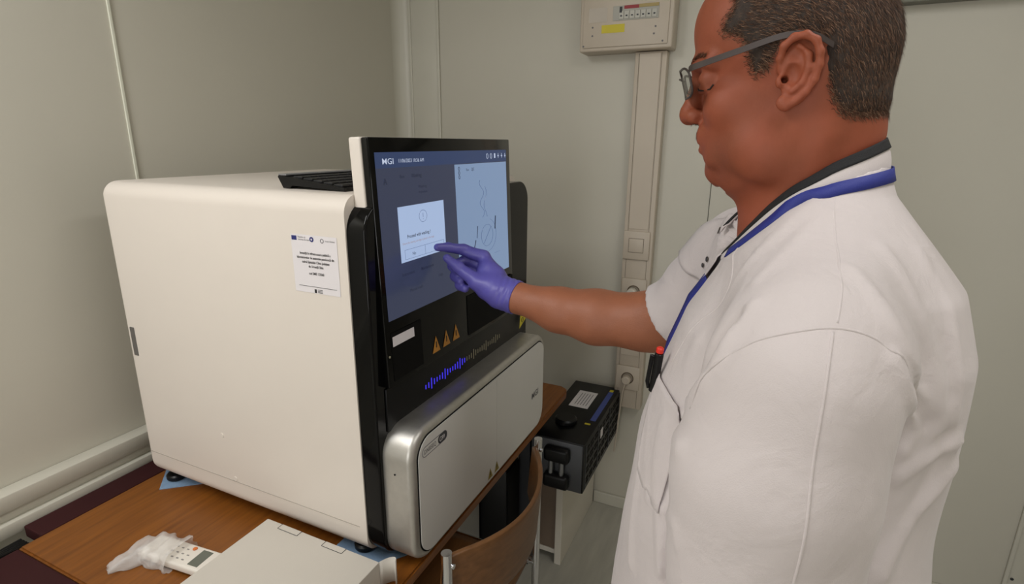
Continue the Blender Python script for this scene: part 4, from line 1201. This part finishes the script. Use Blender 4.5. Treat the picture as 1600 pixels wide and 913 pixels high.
# soft raised rolls beside the deep creases
fold([[.455, .004, 1.428], [.448, .012, 1.400], [.452, .026, 1.370]], .010, -.0030)
fold([[.470, -.096, 1.400], [.490, -.122, 1.370], [.545, -.150, 1.318]], .009, -.0040)
fold([[.600, -.150, 1.440], [.575, -.160, 1.395], [.560, -.166, 1.340]], .008, -.0030)
fold([[.560, -.170, 1.300], [.556, -.165, 1.262], [.540, -.155, 1.225]], .010, -.0040)
def seg_min(P, L_):
    best = np.full(len(P), 1e9)
    for i in range(len(L_) - 1):
        a = L_[i]; ab = L_[i + 1] - a; l2 = ab @ ab + 1e-12
        h = np.clip(((P - a) @ ab) / l2, 0, 1); d = nrm(P - a - h[:, None] * ab)
        best = np.minimum(best, d)
    return best
def folds(P):
    P = P.astype(float); x, y, z = P[:, 0], P[:, 1], P[:, 2]
    r = .0012 * np.sin(26 * x + 9 * z + 3 * np.sin(11 * z)) + .0012 * np.sin(31 * y - 14 * z + 2 * np.sin(9 * x + 4 * z)) + .0007 * np.sin(60 * y + 20 * z + 3 * np.sin(23 * x))
    low = np.clip((1.22 - z) / .35, 0, 1)
    r += low * .004 * np.sin(38 * x + 2 * np.sin(5 * z)) * 1.0
    for L_, w, dp in FOLDS:
        c = L_.mean(0); rad = nrm(L_ - c).max() + 3 * w
        m = nrm(P - c) < rad
        if m.any():
            d = seg_min(P[m], L_)
            r[m] -= dp * np.exp(-(d / w) ** 2)
    return r.astype(np.float32)
Ct.disp(folds)
# gap between the near sleeve and the chest
Ct.addall([], 0)
for a_, b_ in zip([(.470, .012, 1.412), (.474, .036, 1.372), (.500, .056, 1.325), (.524, .062, 1.290), (.522, .056, 1.235), (.515, .050, 1.160), (.505, .046, 1.080)][:-1], [(.474, .036, 1.372), (.500, .056, 1.325), (.524, .062, 1.290), (.522, .056, 1.235), (.515, .050, 1.160), (.505, .046, 1.080)]):
    Ct.sub(cone(a_, b_, .0055 if a_[2] > 1.38 else .010, .010), .007)
# neck opening
Ct.inter(lambda P: (P[:, 2] - np.interp(P[:, 1], [-.16, -.11, -.06, -.02, .01, .04, .08, .12], [1.545, 1.534, 1.512, 1.484, 1.452, 1.418, 1.385, 1.36]) - .05 * np.clip((P[:, 0] - .745) / .03, 0, 1)).astype(np.float32))
Ct.sub(cone(Z3(0, -.045, 1.62), Z3(0, -.030, 1.470), .064, .052), .004)
# hollow sleeve mouths
Vt, Ft = polygonise(Ct, (.33, -.29, .68), (1.05, .26, 1.56), .0042)
coat = np_mesh('coat', Vt, Ft, CLOTHW, man, 1)

# trousers and shoes (below the picture)
Tr = Field()
for s_ in (1, -1):
    Tr.addall(chain([Z3(-.02 + .09 * s_, -.045, .86), Z3(-.02 + .10 * s_, -.030, .48), Z3(-.02 + .10 * s_, -.060, .10)], [.105, .082, .070]), .02)
Tr.inter(lambda P: np.maximum(.07 - P[:, 2], P[:, 2] - .84).astype(np.float32))
Vr, Fr = polygonise(Tr, (MX - .25, -.20, .05), (MX + .22, .12, .90), .009)
np_mesh('trousers', Vr, Fr, TROUS, man, 1)
for s_ in (1, -1):
    Sh = Field(); cx = -.02 + .10 * s_
    Sh.addall(chain([Z3(cx, -.085, .052), Z3(cx + .005 * s_, .0, .048), Z3(cx + .012 * s_, .105, .038)], [.046, .045, .040]), .02); Sh.add(cone(Z3(cx, -.07, .06), Z3(cx, -.065, .10), .048, .046), .01)
    Sh.inter(lambda P: (.002 - P[:, 2]).astype(np.float32))
    Vr, Fr = polygonise(Sh, (MX + cx - .09, -.16, -.01), (MX + cx + .09, .18, .17), .006)
    np_mesh('shoe', Vr, Fr, mat('white_clog', (210, 208, 204), .5), man, 1)

# ---------------- collar, trim, placket ---------------------------------
def ribbon(name, top, bot, mtl, parent, thick=.0016, nv=5, bulge=0.0, out=None, **kw):
    """strip between two 3-D curves"""
    n = 90
    A = resample(top, n); Bq = resample(bot, n)
    vs = []; fs = []
    c = np.array([MX, -.045, 0])
    for i in range(n):
        for k in range(nv + 1):
            t = k / nv; p = A[i] * (1 - t) + Bq[i] * t
            o_ = p - c; o_[2] = 0; o_ /= np.linalg.norm(o_) + 1e-9
            vs.append(p + o_ * bulge * math.sin(math.pi * t))
    for i in range(n - 1):
        for k in range(nv): a = i * (nv + 1) + k; fs.append((a, a + 1, a + nv + 2, a + nv + 1))
    o0 = ORG[parent.name] if parent else Vector(vs[0])
    me = bpy.data.meshes.new(name); me.from_pydata([tuple(Vector(v) - o0) for v in vs], [], fs); me.materials.append(mtl); me.update()
    me.polygons.foreach_set('use_smooth', [True] * len(me.polygons))
    o = bpy.data.objects.new(name, me); COL.objects.link(o)
    if parent: o.parent = parent
    else: o.location = o0
    ORG[o.name] = o0
    md = o.modifiers.new('t', 'SOLIDIFY'); md.thickness = thick; md.offset = 0
    return tag(o, **kw)

TOPN = [(.720, -.1055, 1.557), (.690, -.100, 1.5545), (.667, -.082, 1.545), (.655, -.056, 1.531), (.651, -.040, 1.519), (.652, -.0236, 1.507), (.657, -.012, 1.495), (.664, -.002, 1.4830), (.672, .007, 1.470), (.681, .016, 1.457), (.693, .027, 1.440), (.706, .038, 1.424)]
BOTN = [(.720, -.114, 1.522), (.682, -.108, 1.520), (.655, -.085, 1.513), (.641, -.056, 1.503), (.637, -.036, 1.492), (.640, -.018, 1.478), (.648, -.004, 1.463), (.659, .009, 1.449), (.671, .020, 1.436), (.684, .030, 1.424), (.701, .041, 1.411)]
mir = lambda L_: [(2 * MX - x, y, z) for x, y, z in reversed(L_[1:])]
mixc = lambda A, Bq, t, o=0.0: [tuple(np.array(a) * (1 - t) + np.array(b_) * t + o * np.array([(a[0] - MX), (a[1] + .045), 0]) / (math.hypot(a[0] - MX, a[1] + .045) + 1e-6)) for a, b_ in zip(A, Bq)]
TOP = [(.745, .040, 1.452), (.757, .028, 1.466), (.768, .012, 1.482), (.778, -.006, 1.497)] + mir(TOPN)[6:] + TOPN; BOT = [(.750, .050, 1.440), (.763, .040, 1.455), (.776, .022, 1.470), (.790, .0, 1.483)] + mir(BOTN)[6:] + BOTN
n_ = 41; Tq = resample(TOP, n_); Bq_ = resample(BOT, n_)
ribbon('collar', Tq, Bq_, CLOTHW, coat, .0022, bulge=.003)
BLK = mat('black_collar_trim', (17, 17, 20), .8, bump=.3, bscale=900)
wb = .0088 * (1 - .45 * np.abs(np.linspace(-1, 1, n_)) ** 2)
dn = Bq_ - Tq; dn = dn / nrm(dn)[:, None]
oo = Tq - np.array([MX, -.045, 0]); oo[:, 2] = 0; oo = oo / (nrm(oo)[:, None] + 1e-6)
ribbon('collar_trim', Tq - dn * .001 + oo * .0018, Tq + dn * wb[:, None] + oo * .0042, BLK, coat, .0020)
# snap flap on the far side of the opening
def patch(name, edge0, edge1, off, mtl, parent, nu=26, nv=14, thick=.0016):
    A = resample(edge0, nu); Bq = resample(edge1, nu)
    G_ = np.array([A[i] * (1 - j / nv) + Bq[i] * j / nv for i in range(nu) for j in range(nv + 1)])
    G_, _ = snap(Ct, G_, off, 8)
    f = []
    for i in range(nu - 1):
        for j in range(nv): a = i * (nv + 1) + j; f.append((a, a + 1, a + nv + 2, a + nv + 1))
    me = bpy.data.meshes.new(name); me.from_pydata((G_ - np.array(ORG[parent.name])).tolist(), [], f); me.materials.append(mtl); me.update()
    me.polygons.foreach_set('use_smooth', [True] * len(f))
    o = bpy.data.objects.new(name, me); COL.objects.link(o); o.parent = parent; ORG[o.name] = ORG[parent.name]
    md = o.modifiers.new('t', 'SOLIDIFY'); md.thickness = thick; md.offset = 1
    return o
fl = patch('snap_flap', [(.698, .026, 1.446), (.702, .040, 1.424), (.708, .050, 1.405), (.728, .066, 1.380), (.760, .088, 1.352)], [(.762, .030, 1.460), (.80, .040, 1.450), (.85, .050, 1.425), (.88, .070, 1.395), (.90, .090, 1.365)], .0045, CLOTHW, coat)
SNAP = mat('dull_metal_snap', (96, 90, 86), .35, metal=.9)
sp, sg_ = snap(Ct, [(.766, .044, 1.438), (.803, .055, 1.394), (.816, .060, 1.384)], .0068)
for k, (q, g) in enumerate(zip(sp, sg_)):
    mb = MB().cyl(Vector(q), Vector(g), (.0048, .0040, .0034)[k], .0018, 16, .0006); mb.build('snap_fastener', SNAP, coat, smooth=SM)
pk = patch('breast_pocket', [(.628, .100, 1.290), (.595, .088, 1.288), (.560, .066, 1.284), (.540, .056, 1.280)], [(.590, .096, 1.172), (.572, .088, 1.168), (.553, .078, 1.165), (.535, .066, 1.163)], .0018, CLOTHW, coat, thick=.0012)
# pen clipped in the pocket
pen = empty('pen', (.612, .100, 1.30), 'black pen with a red button clipped in the breast pocket of the coat', 'pen')
pb, pg = snap(Ct, [(.618, .098, 1.292)], .006)
a_ = Vector(pb[0]); ax = Vector((-.03, -.03, .30)).normalized()
MB().cyl(a_ - ax * .03, ax, .0052, .052, 16, .001).build('barrel', BLACKP, pen, smooth=SM)
MB().cyl(a_ + ax * .022, ax, .0044, .008, 16, .0015).build('push_button', RED, pen, smooth=SM)
o_ = Vector(pg[0]) * .008
MB().tube([a_ + ax * .016, a_ + ax * .016 + o_, a_ - ax * .020 + o_ * 1.05, a_ - ax * .028 + o_ * .8], [.0022, .0026, .0026, .0018], 8).build('clip', BLACKP, pen, smooth=SM)
# stitched seams lying on the cloth
SEAMS_armhole = [[0.459, 0.04, 1.327], [0.451, 0.026, 1.368], [0.44, -0.0, 1.401], [0.439, -0.029, 1.415], [0.447, -0.059, 1.42], [0.456, -0.085, 1.413], [0.46, -0.102, 1.397], [0.477, -0.119, 1.367]]
SEAMS_sleeve_seam = [[0.443, -0.055, 1.418], [0.416, -0.053, 1.387], [0.399, -0.052, 1.325], [0.39, -0.052, 1.244], [0.385, -0.052, 1.16], [0.384, -0.052, 1.09]]
SEAMS_shoulder_seam = [[0.631, -0.06, 1.505], [0.533, -0.061, 1.459], [0.45, -0.058, 1.423]]
SEAMS_lapel = [[0.753, 0.007, 1.454], [0.594, 0.039, 1.418], [0.592, 0.069, 1.365], [0.602, 0.087, 1.313]]
for nm, pts in (('armhole', SEAMS_armhole), ('sleeve', SEAMS_sleeve_seam), ('shoulder', SEAMS_shoulder_seam), ('front', SEAMS_lapel)):
    P_, N_ = snap(Ct, resample(pts, 60), -.0006 if nm != 'shoulder' else -.0010)
    MB().tube([Vector(p) for p in P_], .0014, 8).build('seam', CLOTHW, coat, smooth=3.1)
# lanyard
LAN = mat('blue_lanyard', (34, 44, 128), .6, bump=.3, bscale=1200)
ly = [tuple(q) for q in (mixc(mir(BOTN) , mir(BOTN), 0, .0046)[2:] + mixc(BOTN, BOTN, 0, .0046)[:10])]
Lc = resample(ly, 60)
n_ = 60; sg = np.linspace(-1, 1, n_)
up_ = np.tile(np.array([0, 0.0, 1.0]), (n_, 1)); tg = np.gradient(Lc, axis=0); tg /= nrm(tg)[:, None]
up_ = up_ - (up_ * tg).sum(1)[:, None] * tg; up_ /= nrm(up_)[:, None]
nn_ = grad(Ct, Lc); dd_ = Ct(Lc); Lc = Lc + nn_ * np.clip(.0022 - dd_, 0, .02)[:, None]; up_ = up_ - (up_ * nn_).sum(1)[:, None] * nn_ * .8; up_ /= nrm(up_)[:, None]
lan = empty('lanyard', (.72, -.12, 1.52), 'blue lanyard ribbon around the collar of the white coat', 'lanyard')
ribbon('neck_ribbon', Lc + up_ * .0072, Lc - up_ * .0066, LAN, lan, .0012, nv=2)
lo = [(.716, .062, 1.388), (.735, .078, 1.360), (.748, .090, 1.33), (.752, .10, 1.29), (.75, .11, 1.22)]
LO, _ = snap(Ct, resample(lo, 30), .0022)
ribbon('lower_ribbon', LO + np.array([.0085, .003, .003]), LO - np.array([.0085, .003, .003]), LAN, lan, .0012, nv=1)

# ---------------- gloved right hand -------------------------------------
G = Field()
# wrist to palm
G.addall(chain([(.9405, .418, 1.2540), (.944, .434, 1.2565), (.9468, .462, 1.2610), (.953, .490, 1.269)], [.0326, .0312, .0308, .0305]), .010)
MCP = [(.983, .517, 1.3200), (.988, .524, 1.298), (.986, .522, 1.279), (.976, .514, 1.261)]
for q in MCP: G.add(cone((.947, .462, 1.262), q, .0255, .0128), .011)
G.add(ell((.963, .492, 1.281), (.021, .033, .034)), .012)
# index, extended to the glass
G.addall(chain([MCP[0], (.9718, .560, 1.3335), (.9510, .5830, 1.3405), (.9330, .5975, 1.3415)], [.0142, .0118, .0098, .0080]), .004)
# middle, ring and little finger, curled back toward the palm
CUR = [[(.972, .564, 1.305), (.945, .578, 1.297), (.934, .560, 1.288)],
       [(.968, .560, 1.284), (.940, .570, 1.277), (.930, .549, 1.270)],
       [(.960, .548, 1.262), (.935, .555, 1.260), (.927, .538, 1.258)]]
for q, cu in zip(MCP[1:], [[(x + .006, y - .003, z + .005) for x, y, z in c_] for c_ in CUR]):
    G.addall(chain([q] + cu, [.0125, .0108, .0098, .0082]), .0035)
# thumb
G.add(cone((.938, .450, 1.258), (.9335, .508, 1.2795), .026, .0165), .012)
G.addall(chain([(.9335, .508, 1.2795), (.9350, .550, 1.3040), (.9310, .5745, 1.3215)], [.0155, .0118, .0085]), .005)
def gw(P):
    P = P.astype(float); y = P[:, 1]
    cuff = np.clip((.475 - y) / .05, 0, 1)
    return (-(.0009 * cuff * np.sin(y * 520 + 3 * np.sin(P[:, 2] * 60) + 2 * np.sin(P[:, 0] * 70))) - .0005 * np.sin(P[:, 2] * 190 + P[:, 1] * 120)).astype(np.float32)
G.disp(gw)
G.inter(lambda P: ((np.array([.942, .4235, 1.2555]) - P) @ np.array([.08, .985, .155])).astype(np.float32))
Vg, Fg = polygonise(G, (.86, .40, 1.19), (1.03, .62, 1.36), .0018)
gl = np_mesh('glove', Vg, Fg, GLOVE, man, 1)
ring = [Vector((.942, .4240, 1.2555)) + Vector((1, -.08, 0)).normalized() * math.cos(q) * .0322 + Vector((0, -.155, .985)).normalized() * math.sin(q) * .0322 for q in np.linspace(0, 2 * math.pi, 41)[:-1]]
MB().tube(ring, .0015, 8, False, closed=True).build('cuff_bead', GLOVE, gl, smooth=3.1)

# ---------------- glasses ------------------------------------------------
gs = empty('eyeglasses', Z3(0, .105, 1.615), 'rectangular grey framed eyeglasses worn by the man', 'glasses')
FR = mat('grey_brown_frame', (66, 57, 54), .35, metal=.3, var=.05)
GLS = bpy.data.materials.new('clear_lens'); GLS.use_nodes = True
nt = GLS.node_tree; N = nt.nodes; L = nt.links; N.clear()
out = N.new('ShaderNodeOutputMaterial'); mx = N.new('ShaderNodeMixShader'); tr = N.new('ShaderNodeBsdfTransparent'); g_ = N.new('ShaderNodeBsdfGlossy'); g_.inputs['Roughness'].default_value = .02
fr = N.new('ShaderNodeFresnel'); fr.inputs[0].default_value = 1.5
tr.inputs['Color'].default_value = (.94, .95, .95, 1)
L.new(fr.outputs[0], mx.inputs[0]); L.new(tr.outputs[0], mx.inputs[1]); L.new(g_.outputs[0], mx.inputs[2]); L.new(mx.outputs[0], out.inputs[0])
def lens_pt(s_, a, b_):       # a across (0 inner .. 1 outer), b vertical (0 bottom .. 1 top)
    x = .011 + .050 * a; y = .1120 - .0145 * a * a * 1.0 + .0 - (1 - b_) * .009 - .002; z = 1.6000 + .0305 * b_
    return Vector(Z3(x * s_, y, z))
for s_ in (-1, 1):
    lp = rr_loop(0, 1, 0, 1, .28, 5)
    mb = MB(); mb.tube([lens_pt(s_, a, b_) for a, b_ in lp], .0013, 8, False, closed=True); rim = mb.build('rim', FR, gs, smooth=3.1)
    mb = MB(); mb.add([lens_pt(s_, a, b_) for a, b_ in lp], [tuple(range(len(lp)))]); ln_ = mb.build('lens', GLS, rim)
    o_ = lens_pt(s_, 1.0, .90)
    P_ = [o_, Vector(Z3(.0655 * s_, .092, 1.6285)), Vector(Z3(.0720 * s_, .078, 1.6320)), Vector(Z3(.0770 * s_, .040, 1.6430)), Vector(Z3(.0800 * s_, .004, 1.6530)), Vector(Z3(.0800 * s_, -.022, 1.6520)), Vector(Z3(.0785 * s_, -.040, 1.6420))]
    P_ = resample(P_, 30)
    vs = []; fs = []
    for i, p in enumerate(P_):
        hh = .0033 - .0006 * (i / 29)
        for dx, dz in ((-.0008, -hh), (.0008, -hh), (.0008, hh), (-.0008, hh)): vs.append((p[0] + dx, p[1], p[2] + dz))
    for i in range(29):
        for k in range(4): a = i * 4; fs.append((a + k, a + (k + 1) % 4, a + 4 + (k + 1) % 4, a + 4 + k))
    fs += [(3, 2, 1, 0), (116, 117, 118, 119)]
    MB().add(vs, fs).build('temple', FR, gs, smooth=SM)
    mb = MB(); mb.tube([lens_pt(s_, .02, .35), Vector(Z3(.010 * s_, .100, 1.6070)), Vector(Z3(.0105 * s_, .0965, 1.6050))], .0006, 6); mb.build('nose_pad', FR, gs, smooth=SM)
mb = MB(); mb.tube([lens_pt(-1, .02, .72), Vector(Z3(0, .1125, 1.6240)), lens_pt(1, .02, .72)], .0012, 8); mb.build('bridge', FR, gs, smooth=SM)
